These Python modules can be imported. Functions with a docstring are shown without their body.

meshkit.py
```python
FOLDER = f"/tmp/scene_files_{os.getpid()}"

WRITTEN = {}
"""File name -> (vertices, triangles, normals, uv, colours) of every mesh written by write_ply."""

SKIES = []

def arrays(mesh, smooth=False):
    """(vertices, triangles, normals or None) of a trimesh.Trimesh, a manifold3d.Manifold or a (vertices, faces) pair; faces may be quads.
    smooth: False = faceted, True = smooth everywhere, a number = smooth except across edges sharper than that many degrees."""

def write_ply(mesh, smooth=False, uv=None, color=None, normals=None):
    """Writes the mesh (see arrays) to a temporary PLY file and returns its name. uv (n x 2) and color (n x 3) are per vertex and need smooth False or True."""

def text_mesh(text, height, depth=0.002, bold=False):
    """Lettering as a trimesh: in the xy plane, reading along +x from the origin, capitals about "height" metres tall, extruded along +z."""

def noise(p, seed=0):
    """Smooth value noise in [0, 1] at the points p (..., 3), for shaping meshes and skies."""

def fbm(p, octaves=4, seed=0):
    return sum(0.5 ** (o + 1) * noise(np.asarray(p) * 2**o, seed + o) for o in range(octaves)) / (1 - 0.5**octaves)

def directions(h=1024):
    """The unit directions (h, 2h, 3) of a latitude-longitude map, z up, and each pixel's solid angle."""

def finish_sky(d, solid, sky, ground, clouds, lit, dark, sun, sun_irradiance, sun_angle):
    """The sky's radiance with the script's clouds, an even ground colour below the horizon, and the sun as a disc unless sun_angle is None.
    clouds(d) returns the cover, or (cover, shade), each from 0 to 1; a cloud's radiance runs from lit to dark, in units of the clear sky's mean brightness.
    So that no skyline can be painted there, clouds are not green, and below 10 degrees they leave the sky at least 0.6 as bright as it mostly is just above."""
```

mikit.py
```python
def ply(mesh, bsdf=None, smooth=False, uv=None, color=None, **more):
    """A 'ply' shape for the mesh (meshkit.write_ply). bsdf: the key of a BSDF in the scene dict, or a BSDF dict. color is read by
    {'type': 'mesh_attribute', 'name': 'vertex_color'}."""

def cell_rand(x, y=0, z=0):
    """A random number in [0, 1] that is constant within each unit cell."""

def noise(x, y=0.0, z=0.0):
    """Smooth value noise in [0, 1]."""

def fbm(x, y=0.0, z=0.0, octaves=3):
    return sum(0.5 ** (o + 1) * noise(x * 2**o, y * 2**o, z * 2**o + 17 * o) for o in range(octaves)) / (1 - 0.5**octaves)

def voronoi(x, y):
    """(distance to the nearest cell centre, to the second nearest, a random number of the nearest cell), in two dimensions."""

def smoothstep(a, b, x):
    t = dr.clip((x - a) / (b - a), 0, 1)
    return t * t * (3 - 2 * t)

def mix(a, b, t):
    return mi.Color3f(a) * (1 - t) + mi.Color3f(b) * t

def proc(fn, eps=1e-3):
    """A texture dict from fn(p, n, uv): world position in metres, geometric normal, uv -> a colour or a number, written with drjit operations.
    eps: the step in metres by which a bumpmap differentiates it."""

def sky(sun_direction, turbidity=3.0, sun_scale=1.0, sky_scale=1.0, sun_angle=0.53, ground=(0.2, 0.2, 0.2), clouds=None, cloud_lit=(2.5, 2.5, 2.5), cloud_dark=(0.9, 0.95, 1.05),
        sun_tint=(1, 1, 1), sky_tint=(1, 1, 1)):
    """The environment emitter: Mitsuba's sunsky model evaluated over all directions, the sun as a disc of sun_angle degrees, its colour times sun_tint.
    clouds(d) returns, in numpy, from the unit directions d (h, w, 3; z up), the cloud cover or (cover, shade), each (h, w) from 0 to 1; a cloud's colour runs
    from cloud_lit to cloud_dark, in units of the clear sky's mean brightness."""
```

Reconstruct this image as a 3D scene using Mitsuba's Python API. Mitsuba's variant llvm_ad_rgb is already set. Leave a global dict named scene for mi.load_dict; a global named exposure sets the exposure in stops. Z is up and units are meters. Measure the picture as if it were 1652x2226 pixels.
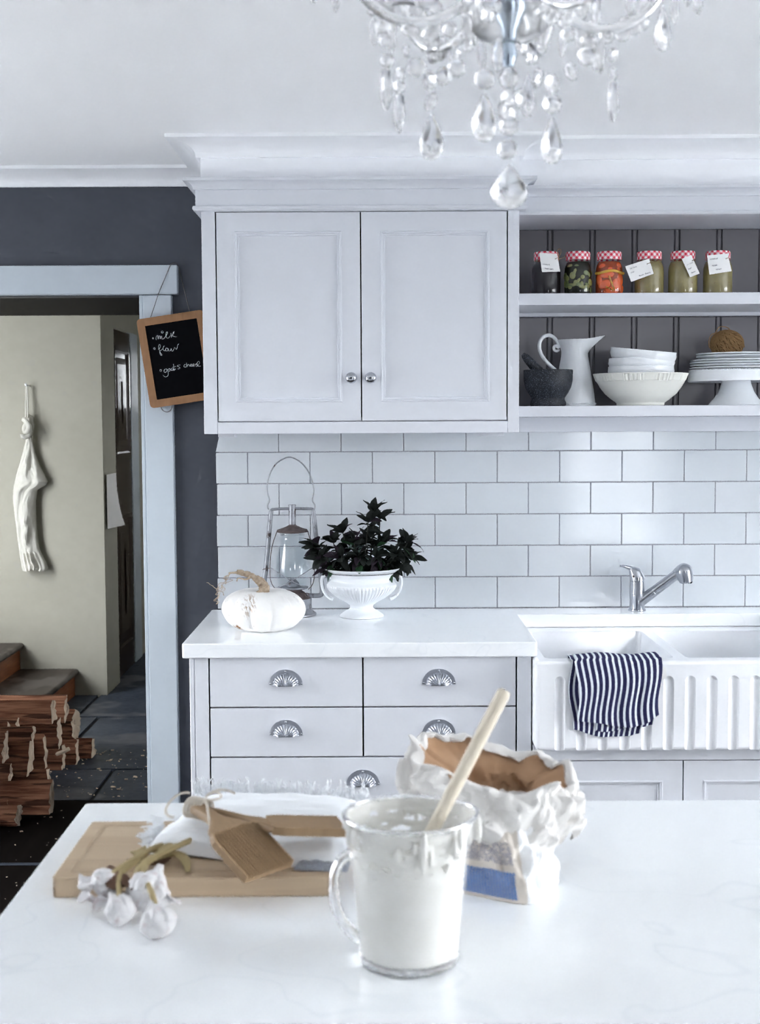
import math, random
import numpy as np
import trimesh, shapely, shapely.geometry as sg
import manifold3d as m3
import drjit as dr
import mitsuba as mi
import mikit, meshkit
from mikit import proc, noise, fbm, voronoi, cell_rand, smoothstep, mix

rng = np.random.default_rng(7)
random.seed(7)
T = mi.ScalarTransform4f
PI = math.pi
scene, labels = {}, {}

# ------------------------------------------------------------------ camera, sky, exposure
W, H, FPX = 1652, 2226, 2905.0
EYE = np.array([-0.279, -4.322, 1.5133])
PITCH, ROLL = 0.0688, -0.0051
fw = np.array([0, math.cos(PITCH), -math.sin(PITCH)])
rt = np.array([1.0, 0, 0])
up = np.cross(rt, fw)
up = -rt * math.sin(ROLL) + up * math.cos(ROLL)
scene['camera'] = {
    'type': 'thinlens', 'fov_axis': 'x', 'fov': 2 * math.degrees(math.atan(W / 2 / FPX)),
    'to_world': T().look_at(origin=EYE.tolist(), target=(EYE + fw).tolist(), up=up.tolist()),
    'aperture_radius': 0.0030, 'focus_distance': 4.0, 'near_clip': 0.05, 'far_clip': 200.0}

def overcast(d):
    return np.ones(d.shape[:2]), np.clip(meshkit.fbm(d * 2.5, 3, 5) * 1.2 - 0.3, 0, 1) * 0.5

scene['sky'] = mikit.sky((0.6, -0.5, 0.6), turbidity=4, sun_scale=0.0, sky_scale=6.0, ground=(0.38, 0.384, 0.391),
                         clouds=overcast, cloud_lit=(1.47, 1.52, 1.58), cloud_dark=(1.27, 1.32, 1.40))
exposure = 4.22

# ------------------------------------------------------------------ bookkeeping
def numbered(key):
    if key not in scene and key not in labels and not any(k.startswith(key + '__') for k in scene):
        return key
    n = 1
    while True:
        k = f'{key}_{n:03d}'
        if k not in scene and k not in labels and not any(q.startswith(k + '__') for q in scene):
            return k
        n += 1

_counts = {}
def part_key(root, name):
    k = f'{root}__{name}'
    n = _counts.get(k, -1) + 1
    _counts[k] = n
    return k if n == 0 else f'{k}_{n:03d}'

def thing(name, label, category, group=None):
    k = numbered(name)
    labels[k] = {'label': label, 'category': category}
    if group:
        labels[k]['group'] = group
    return k

def struct(name, mesh=None, mat=None, smooth=False, label=None, **kw):
    labels[name] = {'kind': 'structure'}
    if label:
        labels[name]['label'] = label
    if mesh is not None:
        scene[name] = mikit.ply(mesh, mat, smooth, **kw)
    return name

def part(root, name, mesh, mat, smooth=30, label=None, to_world=None, kind=None, **kw):
    k = part_key(root, name)
    d = mesh if isinstance(mesh, dict) else mikit.ply(mesh, mat, smooth, **kw)
    d = dict(d)
    if to_world is not None:
        d['to_world'] = to_world
    scene[k] = d
    e = {}
    if label: e['label'] = label
    if kind: e['kind'] = kind
    if e: labels[k] = e
    return k

def solo(name, mesh, mat, label, category, group=None, smooth=30, **kw):
    k = thing(name, label, category, group)
    scene[k] = mikit.ply(mesh, mat, smooth, **kw)
    return k

# ------------------------------------------------------------------ mesh helpers
def cat(*ms):
    ms = [m for x in ms for m in (x if isinstance(x, (list, tuple)) else [x])]
    return trimesh.util.concatenate(ms)

def box(x0, x1, y0, y1, z0, z1, b=0.0):
    lo, hi = np.array([min(x0, x1), min(y0, y1), min(z0, z1)]), np.array([max(x0, x1), max(y0, y1), max(z0, z1)])
    if b <= 0:
        return trimesh.creation.box(bounds=[lo, hi])
    b = min(b, 0.49 * (hi - lo).min())
    pts = []
    for s in np.ndindex(2, 2, 2):
        c = np.where(np.array(s) == 1, hi, lo)
        inn = np.where(np.array(s) == 1, -b, b)
        for a in range(3):
            p = c + inn
            p[a] = c[a]
            pts.append(p)
    return trimesh.convex.convex_hull(np.array(pts))

def tr(m, x=0, y=0, z=0):
    m = m.copy(); m.apply_translation([x, y, z]); return m

def rotm(m, ang, axis=(0, 0, 1), at=(0, 0, 0)):
    m = m.copy(); m.apply_transform(trimesh.transformations.rotation_matrix(ang, axis, at)); return m

def grid(P, close_u=False, close_v=False, flip=False):
    """P (n, m, 3) -> mesh, and uv."""
    n, m = P.shape[:2]
    i = np.arange(n if close_u else n - 1); j = np.arange(m if close_v else m - 1)
    I, J = np.meshgrid(i, j, indexing='ij')
    a = I * m + J; b = ((I + 1) % n) * m + J; c = ((I + 1) % n) * m + (J + 1) % m; d = I * m + (J + 1) % m
    q = np.stack([a, b, c, d], -1).reshape(-1, 4)
    f = np.vstack([q[:, [0, 1, 2]], q[:, [0, 2, 3]]])
    if flip: f = f[:, ::-1]
    return trimesh.Trimesh(P.reshape(-1, 3), f, process=False)

def lathe(prof, n=48, rfun=None, at=(0, 0, 0), uv=False, seam=False):
    """prof [(r, z)], outward normals when z grows; rfun(theta, i) multiplies the radius."""
    prof = np.asarray(prof, float)
    th = np.linspace(0, 2 * PI, n + (1 if seam else 0), endpoint=seam)
    P = np.zeros((len(th), len(prof), 3))
    for k, t in enumerate(th):
        r = prof[:, 0] * (rfun(t, np.arange(len(prof))) if rfun else 1)
        P[k] = np.stack([r * math.cos(t), r * math.sin(t), prof[:, 1]], -1)
    m = grid(P + np.array(at), close_u=not seam)
    if uv:
        U = np.stack([np.broadcast_to(th[:, None] / (2 * PI), P.shape[:2]), np.broadcast_to(np.linspace(0, 1, len(prof))[None], P.shape[:2])], -1).reshape(-1, 2)
        return m, U
    return m

def spline(pts, n):
    pts = np.asarray(pts, float)
    if len(pts) == 2:
        return pts[0] + (pts[1] - pts[0]) * np.linspace(0, 1, n)[:, None]
    from scipy.interpolate import CubicSpline
    d = np.r_[0, np.cumsum(np.linalg.norm(np.diff(pts, axis=0), axis=1) ** 0.5 + 1e-6)]
    return CubicSpline(d, pts)(np.linspace(0, d[-1], n))

def tube(pts, r, n=8, closed=False, cap=True, flat=None):
    pts = np.asarray(pts, float); k = len(pts)
    r = np.broadcast_to(np.asarray(r, float), (k,))
    if closed:
        t = np.roll(pts, -1, 0) - np.roll(pts, 1, 0)
    else:
        t = np.gradient(pts, axis=0)
    t /= np.linalg.norm(t, axis=1, keepdims=True) + 1e-12
    a = np.array([0, 0, 1.0]) if abs(t[0][2]) < 0.9 else np.array([1.0, 0, 0])
    N = np.zeros_like(pts)
    for i in range(k):
        a = a - t[i] * (a @ t[i]); a /= np.linalg.norm(a) + 1e-12; N[i] = a
    B = np.cross(t, N)
    th = np.arange(n) / n * 2 * PI
    fl = 1.0 if flat is None else flat
    P = pts[:, None] + r[:, None, None] * (np.cos(th)[None, :, None] * N[:, None] * fl + np.sin(th)[None, :, None] * B[:, None])
    m = grid(P, close_u=closed, close_v=True)
    if cap and not closed:
        v = np.vstack([m.vertices, pts[0], pts[-1]]); nv = k * n
        f = [[nv, (j + 1) % n, j] for j in range(n)] + [[nv + 1, (k - 1) * n + j, (k - 1) * n + (j + 1) % n] for j in range(n)]
        m = trimesh.Trimesh(v, np.vstack([m.faces, f]), process=False)
    return m

def stube(pts, r, n=8, k=24, **kw):
    p = spline(pts, k)
    if not np.isscalar(r):
        r = np.interp(np.linspace(0, 1, k), np.linspace(0, 1, len(r)), r)
    return tube(p, r, n, **kw)

def extrude(poly, d, plane='xz', at=0.0):
    """polygon (x, z) extruded along +y from y=at by d (plane xz), or (x, y) along +z (plane xy)."""
    if not isinstance(poly, sg.Polygon) and not hasattr(poly, 'geoms'):
        poly = sg.Polygon(poly)
    m = cat([trimesh.creation.extrude_polygon(g, d, engine='earcut') for g in getattr(poly, 'geoms', [poly])])
    if plane == 'xz':
        v = np.array(m.vertices)
        m = trimesh.Trimesh(np.stack([v[:, 0], at + d - v[:, 2], v[:, 1]], -1), m.faces, process=False)
    else:
        m.apply_translation([0, 0, at])
    return m

def mitre_sweep(path, prof, side=1):
    """profile [(d, z)] carried along the plan polyline with mitred corners; d is to the right of the walk when side = 1."""
    path = np.asarray(path, float)
    seg = np.diff(path, axis=0); seg /= np.linalg.norm(seg, axis=1, keepdims=True)
    nor = np.stack([seg[:, 1], -seg[:, 0]], -1) * side
    mit = []
    for i in range(len(path)):
        if i == 0: m = nor[0]
        elif i == len(path) - 1: m = nor[-1]
        else:
            m = nor[i - 1] + nor[i]; m = m / (m @ nor[i])
        mit.append(m)
    mit = np.array(mit)
    out = []
    for i in range(len(path) - 1):
        P = np.zeros((2, len(prof), 3))
        for e in (0, 1):
            for k, (d, z) in enumerate(prof):
                P[e, k, :2] = path[i + e] + mit[i + e] * d; P[e, k, 2] = z
        out.append(grid(P, flip=(side == 1)))
    return cat(out)

def ring_prism(outer, inner, y0, y1):
    """rectangular frame in xz, outer and inner (x0, x1, z0, z1)."""
    return extrude(sg.box(outer[0], outer[2], outer[1], outer[3]).difference(sg.box(inner[0], inner[2], inner[1], inner[3])), y1 - y0, 'xz', y0)

def rect_sweep(x0, x1, z0, z1, prof):
    """picture-frame moulding in the xz plane: prof [(inset, y)] from outer to inner."""
    P = np.zeros((4, len(prof), 3))
    for k, (d, y) in enumerate(prof):
        P[:, k] = [[x0 + d, y, z0 + d], [x1 - d, y, z0 + d], [x1 - d, y, z1 - d], [x0 + d, y, z1 - d]]
    return grid(P, close_u=True)

def blob(c, r, sub=2, amp=0.0, freq=30, seed=0, rot=None):
    m = trimesh.creation.icosphere(subdivisions=sub)
    v = np.array(m.vertices)
    if amp:
        v = v * (1 + amp * (meshkit.fbm(v * freq + 31.7, 3, seed)[:, None] - 0.5) * 2)
    v = v * np.asarray(r)
    if rot is not None:
        v = v @ np.asarray(rot).T
    m.vertices = v + np.asarray(c)
    return m

def R3(axis, ang):
    return trimesh.transformations.rotation_matrix(ang, axis)[:3, :3]

# ------------------------------------------------------------------ materials
def mat(key, rgb, rough=0.5, spec=0.5, metallic=0.0, clear=0.0, cg=0.9, sheen=0.0, bump=None, bscale=1.0, eps=1e-3, two=True):
    col = rgb if isinstance(rgb, dict) else {'type': 'rgb', 'value': list(rgb)}
    d = {'type': 'principled', 'base_color': col, 'roughness': rough, 'specular': spec}
    if metallic: d['metallic'] = metallic
    if clear: d['clearcoat'] = clear; d['clearcoat_gloss'] = cg
    if sheen: d['sheen'] = sheen
    if bump is not None:
        d = {'type': 'bumpmap', 'arbitrary': proc(bump, eps), 'scale': bscale, 'bsdf': d}
    scene[key] = {'type': 'twosided', 'bsdf': d} if two else d
    return key

mat('cabinet_paint', (0.61, 0.625, 0.665), 0.42, 0.4)
mat('white_paint', (0.82, 0.83, 0.85), 0.5, 0.4)
mat('ceiling_paint', (0.89, 0.895, 0.90), 0.6, 0.35)
mat('trim_paint', (0.48, 0.53, 0.575), 0.38, 0.45)
mat('shelf_back_shaded', (0.15, 0.145, 0.157), 0.3, 0.5)  # cabinet paint made darker: the shade inside the shelves put into the colour
mat('tile_glaze', (0.55, 0.58, 0.61), 0.09, 0.5)
mat('tile_glaze_b', (0.54, 0.57, 0.60), 0.11, 0.5)
mat('tile_glaze_c', (0.56, 0.585, 0.615), 0.08, 0.5)
mat('grout', (0.24, 0.245, 0.27), 0.9, 0.2)
def quartz(p, n, uv):
    v = fbm(p.x * 6 + fbm(p.x * 3, p.y * 3, p.z * 3) * 3, p.y * 6, p.z * 6)
    vein = 1 - smoothstep(0.0, 0.012, dr.abs(v - 0.5))
    blot = smoothstep(0.72, 0.8, fbm(p.x * 9 + 4, p.y * 9, p.z * 9))
    return mix((0.80, 0.82, 0.835), (0.62, 0.66, 0.70), 0.22 * vein + 0.10 * blot)
mat('quartz', proc(quartz), 0.16, 0.5)
mat('porcelain', (0.80, 0.815, 0.84), 0.1, 0.55)
mat('dark_gap', (0.01, 0.01, 0.012), 0.9, 0.1)
def dark_plaster(p, n, uv):
    a = fbm(p.x * 9, p.y * 9, p.z * 9)
    b = fbm(p.x * 60, p.y * 60, p.z * 60)
    return mix((0.040, 0.046, 0.060), (0.062, 0.069, 0.086), a * 0.7 + b * 0.3)
def dark_plaster_bump(p, n, uv):
    a = fbm(p.x * 14, p.y * 14, p.z * 14, octaves=4)
    crack = 1 - smoothstep(0.0, 0.03, dr.abs(fbm(p.x * 7 + 3, p.y * 7, p.z * 9) - 0.5))
    rough = smoothstep(1.1, 0.7, p.z)
    return a * (0.35 + rough) * 0.006 + fbm(p.x * 70, p.y * 70, p.z * 70) * 0.0012 - crack * 0.0012
mat('dark_plaster', proc(dark_plaster), 0.42, 0.45, bump=dark_plaster_bump, eps=2e-3)
def hall_plaster(p, n, uv):
    a = fbm(p.x * 2.2, p.y * 2.2, p.z * 2.2)
    b = fbm(p.x * 25, p.y * 25, p.z * 25)
    spots = smoothstep(0.76, 0.82, fbm(p.x * 18 + 9, p.y * 18, p.z * 18))
    return mix(mix((0.32, 0.31, 0.255), (0.395, 0.385, 0.33), a * 0.7 + b * 0.3), (0.33, 0.32, 0.30), spots * 0.25)
mat('hall_plaster', proc(hall_plaster), 0.75, 0.2)
mat('black_beam', (0.010, 0.010, 0.011), 0.6, 0.25)
def dark_boards(p, n, uv):
    return mix((0.004, 0.003, 0.003), (0.010, 0.007, 0.006), fbm(p.x * 30, p.y * 3, 0) * 0.7 + cell_rand(dr.floor(p.x / 0.13)) * 0.3)
mat('dark_floor', proc(dark_boards), 0.9, 0.08)
def slate(p, n, uv):
    a = fbm(p.x * 5, p.y * 5, p.z * 5, octaves=4); b = fbm(p.x * 50, p.y * 50, 3)
    dust = smoothstep(0.58, 0.75, fbm(p.x * 4 + 7, p.y * 4, 1))
    return mix(mix((0.020, 0.028, 0.042), (0.062, 0.076, 0.10), a * 0.6 + b * 0.4), (0.17, 0.168, 0.175), dust * 0.45)
def slate_bump(p, n, uv):
    return fbm(p.x * 14, p.y * 14, 2, octaves=4) * 0.006
mat('slate', proc(slate), 0.5, 0.3, bump=slate_bump, eps=3e-3)
mat('joint', (0.05, 0.052, 0.058), 0.9, 0.1)

# ------------------------------------------------------------------ the room
CEIL = 2.333
XL, XR, YB = -2.9, 3.6, -6.6
YD = 0.12                      # face of the dark wall with the doorway
YD2 = 0.92                     # its far face
struct('ceiling', box(XL - 0.2, XR + 0.2, YB - 0.2, YD, CEIL, CEIL + 0.12), 'ceiling_paint')
struct('floor', box(XL - 0.2, XR + 0.2, -2.2, 0.165, -0.1, 0), 'dark_floor', label='black stained floorboards')
mat('bounce_boards', (0.70, 0.69, 0.67), 0.5, 0.35)
struct('floor_bounce', box(XL - 0.2, XR + 0.2, YB - 0.2, -2.2, -0.1, 0), 'bounce_boards')  # unseen pale floor, added to bounce light up to the ceiling
part('floor', 'threshold_board', box(-2.5, -1.0, 0.17, YD2 + 0.02, -0.1, 0.0, 0.004), 'dark_floor')
part('floor', 'joint_strip', box(-2.5, -1.0, 0.150, 0.172, 0.0, 0.004, 0.0015), 'slate')
# dark stone wall, its doorway open to the hall
poly = sg.box(XL, -0.1, -0.79, CEIL).difference(sg.box(-1.95, -0.2, -1.062, 1.925))
struct('wall_left', extrude(poly, 0.06, 'xz', YD), 'dark_plaster', label='dark blue-grey plaster wall beside the cabinets')
poly2 = sg.box(XL, -0.1, 0.6, CEIL + 0.2).difference(sg.box(-1.95, -0.2, -1.062, 1.925))
part('wall_left', 'reveal', extrude(poly2, YD2 - YD - 0.061, 'xz', YD + 0.061), 'black_beam', False)
# masonry behind the tiles and the cabinets
struct('wall_back', cat(box(-0.80, XR, 0.0058, 0.19, -0.1, 1.4712), box(-0.80, 0.1346, 0.0058, 0.19, 1.4712, CEIL), box(0.1346, XR, 0.05, 0.19, 1.4712, CEIL)), 'grout', label='white tiled wall behind the worktop')
SW = (-4.1, -1.5, 0.50, 2.2)      # the side window: y0, y1, z0, z1
GD = (1.25, 2.05, 0.05, 2.12)      # the glazed doors in the rear wall: x0, x1, z0, z1
ws = extrude(sg.box(YB, -0.1, 0.2, CEIL + 0.1).difference(sg.box(SW[0], SW[2], SW[1], SW[3])), 0.2, 'xz', 0)
vv = np.array(ws.vertices); ws.vertices = np.stack([XR + vv[:, 1], vv[:, 0], vv[:, 2]], -1); ws.invert()
struct('wall_side', ws, 'white_paint')
struct('wall_rear', extrude(sg.box(XL - 0.2, -0.1, XR + 0.2, CEIL + 0.1).difference(sg.box(GD[0], GD[2], GD[1], GD[3])), 0.2, 'xz', YB - 0.2), 'dark_plaster')
FILL_W = (-2.1, -0.7, 0.50, 2.0)       # unseen window added in the left wall as fill light
ws = extrude(sg.box(YB, -0.1, YD + 0.05, CEIL).difference(sg.box(FILL_W[0], FILL_W[2], FILL_W[1], FILL_W[3])), 0.2, 'xz', 0)
vv = np.array(ws.vertices); ws.vertices = np.stack([XL - 0.2 + vv[:, 1], vv[:, 0], vv[:, 2]], -1); ws.invert()
struct('wall_far_left', ws, 'white_paint')
scene['pane'] = {'type': 'thindielectric', 'int_ior': 1.5}
def glazing(name, a, b, z0, z1, put, cols):
    """a framed window in its own plane: put(u0, u1, w0, w1, z0, z1) gives a box, u along the wall and w through it."""
    struct(name)
    fr = [put(a, b, 0, .06, z0, z0 + .06), put(a, b, 0, .06, z1 - .06, z1)]
    us = np.linspace(a, b, cols + 1)
    for i, u in enumerate(us):
        u0 = min(max(u - .03, a), b - .06)
        fr.append(put(u0, u0 + .06, 0, .06, z0, z1))
    part(name, 'frame', cat(fr), 'white_paint')
    for i in range(cols):
        c = put(us[i] + .03, us[i + 1] - .03, .028, .032, z0 + .06, z1 - .06)
        lo, hi = c.bounds
        ax = int(np.argmin(hi - lo)); oth = [k for k in range(3) if k != ax]
        P = np.zeros((2, 2, 3)); P[..., ax] = (lo[ax] + hi[ax]) / 2
        for p_ in (0, 1):
            for q_ in (0, 1):
                P[p_, q_, oth[0]] = (lo, hi)[p_][oth[0]]; P[p_, q_, oth[1]] = (lo, hi)[q_][oth[1]]
        part(name, 'glass_pane', grid(P), 'pane', False)
glazing('window_1', SW[0], SW[1], SW[2], SW[3], lambda u0, u1, w0, w1, z0, z1: box(XR + .06 + w0, XR + .06 + w1, u0, u1, z0, z1, .004), 3)
glazing('fill_window_4', FILL_W[0], FILL_W[1], FILL_W[2], FILL_W[3], lambda u0, u1, w0, w1, z0, z1: box(XL - .12 + w0, XL - .12 + w1, u0, u1, z0, z1, .004), 2)
glazing('door_1', GD[0], GD[1], GD[2], GD[3], lambda u0, u1, w0, w1, z0, z1: box(u0, u1, YB - .12 + w0, YB - .12 + w1, z0, z1, .004), 2)

# bulkhead over the cabinets, ceiling cornice round it
struct('wall_bulkhead', cat(box(-0.7995, 0.1346, -0.35, YD, 2.19, CEIL), box(0.1346, XR, -0.295, YD, 2.165, CEIL)), 'white_paint')
cove = [(0.090, CEIL), (0.090, CEIL - 0.010), (0.083, CEIL - 0.011)]
cove += [(0.083 - 0.070 * math.sin(t), 2.2855 + (CEIL - 0.011 - 2.2855) * math.cos(t)) for t in np.linspace(0.05, PI / 2, 12)]
cove += [(0.013, 2.279), (0.0, 2.279)]
struct('trim_1', mitre_sweep([(XL, YD), (-0.7995, YD), (-0.7995, -0.35), (0.1346, -0.35), (0.1346, -0.295), (XR, -0.295)], cove), 'white_paint', 40, label='white coved ceiling cornice')
# door casing
struct('trim_2', box(-2.08, -0.9375, 0.088, YD + 0.02, 1.9275, 2.022, 0.003), 'trim_paint', label='pale painted door casing')
part('trim_2', 'jamb_board', box(-1.053, -0.9585, 0.094, YD + 0.02, 0, 1.9255, 0.003), 'trim_paint')
part('trim_2', 'jamb_board', box(-2.06, -1.955, 0.094, YD + 0.02, 0, 1.9255, 0.003), 'trim_paint')
part('trim_2', 'jamb_edge', box(-1.066, -1.0535, 0.100, YD + 0.05, 0, 1.9255, 0.002), 'trim_paint')

# wall tiles, each its own piece
def tile_mesh(w, h, d=0.009, b=0.0016):
    return box(-w / 2, w / 2, -d, 0, -h / 2, h / 2, b)
TP, TH, G = 0.202, 0.1022, 0.0030
TILE = {}
def tile(x0, x1, z0, z1):
    key = (round(x1 - x0, 4), round(z1 - z0, 4))
    if key not in TILE:
        TILE[key] = [mikit.ply(tile_mesh(x1 - x0 - G, z1 - z0 - G), m, False) for m in ('tile_glaze', 'tile_glaze_b', 'tile_glaze_c')]
    d = TILE[key][rng.integers(3)]
    t = T().translate([(x0 + x1) / 2, 0.0125, (z0 + z1) / 2]).rotate([1, 0, 0], rng.normal(0, 0.10)).rotate([0, 0, 1], rng.normal(0, 0.10))
    part('wall_back', 'tile', d, None, to_world=t)
TX0 = -0.8105
for r in range(-1, 6):
    z1 = 0.9 + 6 * TH - r * TH - 0.0
    z1 = 0.9 + (6 - r) * TH; z0 = z1 - TH
    z1 = min(z1, 1.4745)
    if z1 - z0 < 0.01: continue
    even = (r % 2 == 0)
    k = -6
    while True:
        x0 = (k + (0.0 if even else 0.5)) * TP; x1 = x0 + TP; k += 1
        if x0 > 1.5: break
        if x1 <= TX0 + 0.01: continue
        if r == 0 and x0 < TX0 + 0.02:
            x0 = max(x0, TX0)
            g = G / 2
            m = extrude([(TX0 + g, z0 + g), (x1 - g, z0 + g), (x1 - g, z1 - g), (-0.7955, z1 - g)], 0.009, 'xz', 0.0035)
            part('wall_back', 'tile', m, 'tile_glaze', False)
            continue
        tile(max(x0, TX0), x1, z0, z1)

# ------------------------------------------------------------------ hall beyond the doorway
YW = 3.0
struct('floor_hall', box(-4.2, 1.0, YD2 + 0.021, 5.2, -0.12, -0.012), 'joint')
ys = [YD2 + 0.022, 1.42, 1.95, 2.45, 3.1, 3.9, 5.2]
for i in range(len(ys) - 1):
    xs = [-4.2, -3.3, -2.62, -2.0, -1.45, -0.78, -0.1, 1.0]
    off = 0.28 * math.sin(i * 2.3)
    for j in range(len(xs) - 1):
        g = 0.0035
        cx = [xs[j] + (off if j else 0) + g, xs[j + 1] + (off if j + 2 < len(xs) else 0) - g]
        q = [(cx[0] + rng.uniform(0, .012), ys[i] + g + rng.uniform(0, .008)), (cx[1] - rng.uniform(0, .012), ys[i] + g + rng.uniform(0, .008)),
             (cx[1] - rng.uniform(0, .012), ys[i + 1] - g - rng.uniform(0, .008)), (cx[0] + rng.uniform(0, .012), ys[i + 1] - g - rng.uniform(0, .008))]
        part('floor_hall', 'flagstone', extrude(q, 0.05 + rng.uniform(0, .004), 'xy', -0.054), 'slate', False)
struct('wall_hall', cat(box(-4.2, -1.795, YW, YW + 0.36, -0.1, 2.7), box(-4.2, -4.0, YD2, YW, -0.1, 2.7)), 'hall_plaster', label='pale plaster wall of the hall')
struct('ceiling_hall', box(-4.2, 1.1, YD2, 5.4, 2.55, 2.7), 'hall_plaster')
HW = (0.98, 1.42, 0.05, 0.78)      # the hall's window: y0, y1, z0, z1
HW2 = (3.25, 3.85, 1.35, 1.95)     # a second one lights the passage
ws = extrude(sg.box(YD2, -0.1, 5.4, 2.7).difference(sg.box(HW[0], HW[2], HW[1], HW[3])).difference(sg.box(HW2[0], HW2[2], HW2[1], HW2[3])), 0.08, 'xz', 0)
vv = np.array(ws.vertices); ws.vertices = np.stack([0.10 + vv[:, 1], vv[:, 0], vv[:, 2]], -1); ws.invert()
struct('wall_hall_right', ws, 'hall_plaster')
glazing('window_2', HW[0], HW[1], HW[2], HW[3], lambda u0, u1, w0, w1, z0, z1: box(.11 + w0, .11 + w1, u0, u1, z0, z1, .004), 2)
glazing('window_5', HW2[0], HW2[1], HW2[2], HW2[3], lambda u0, u1, w0, w1, z0, z1: box(.11 + w0, .11 + w1, u0, u1, z0, z1, .004), 2)
EW = (-1.74, -1.44, 1.55, 2.05)
struct('wall_hall_end', extrude(sg.box(-4.2, -0.1, 0.75, 2.7).difference(sg.box(EW[0], EW[2], EW[1], EW[3])), 0.2, 'xz', 5.2), 'hall_plaster')
glazing('window_3', EW[0], EW[1], EW[2], EW[3], lambda u0, u1, w0, w1, z0, z1: box(u0, u1, 5.26 + w0, 5.26 + w1, z0, z1, .004), 3)
struct('wall_passage', cat(box(-2.1, -1.83, YW + 0.36, 5.2, 2.06, 2.7), box(-2.1, -1.83, 4.22, 5.2, -0.1, 2.06)), 'hall_plaster')
# the dark panelled door in the passage, seen edge-on, and its pale frame post
mat('dark_door', (0.022, 0.012, 0.010), 0.12, 0.6, clear=0.6)
struct('door_2', box(-1.87, -1.824, YW + 0.362, 4.0, 0.0, 2.05), 'dark_door', label='dark polished panelled door at the end of the hall')
for z0, z1 in ((0.15, 0.95), (1.30, 1.95)):
    ps = rect_sweep(YW + 0.47, 3.93, z0, z1, [(0, -1.824), (0.0, -1.812), (0.022, -1.812), (0.035, -1.828), (0.10, -1.818), (0.2, -1.818)])
    vv = np.array(ps.vertices); ps.vertices = np.stack([vv[:, 1], vv[:, 0], vv[:, 2]], -1)
    part('door_2', 'raised_panel', ps, 'dark_door', False)
struct('trim_3', box(-1.87, -1.815, 4.0, 4.22, 0.0, 2.06, 0.004), 'trim_paint', label='pale post beside the dark hall door')


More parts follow.
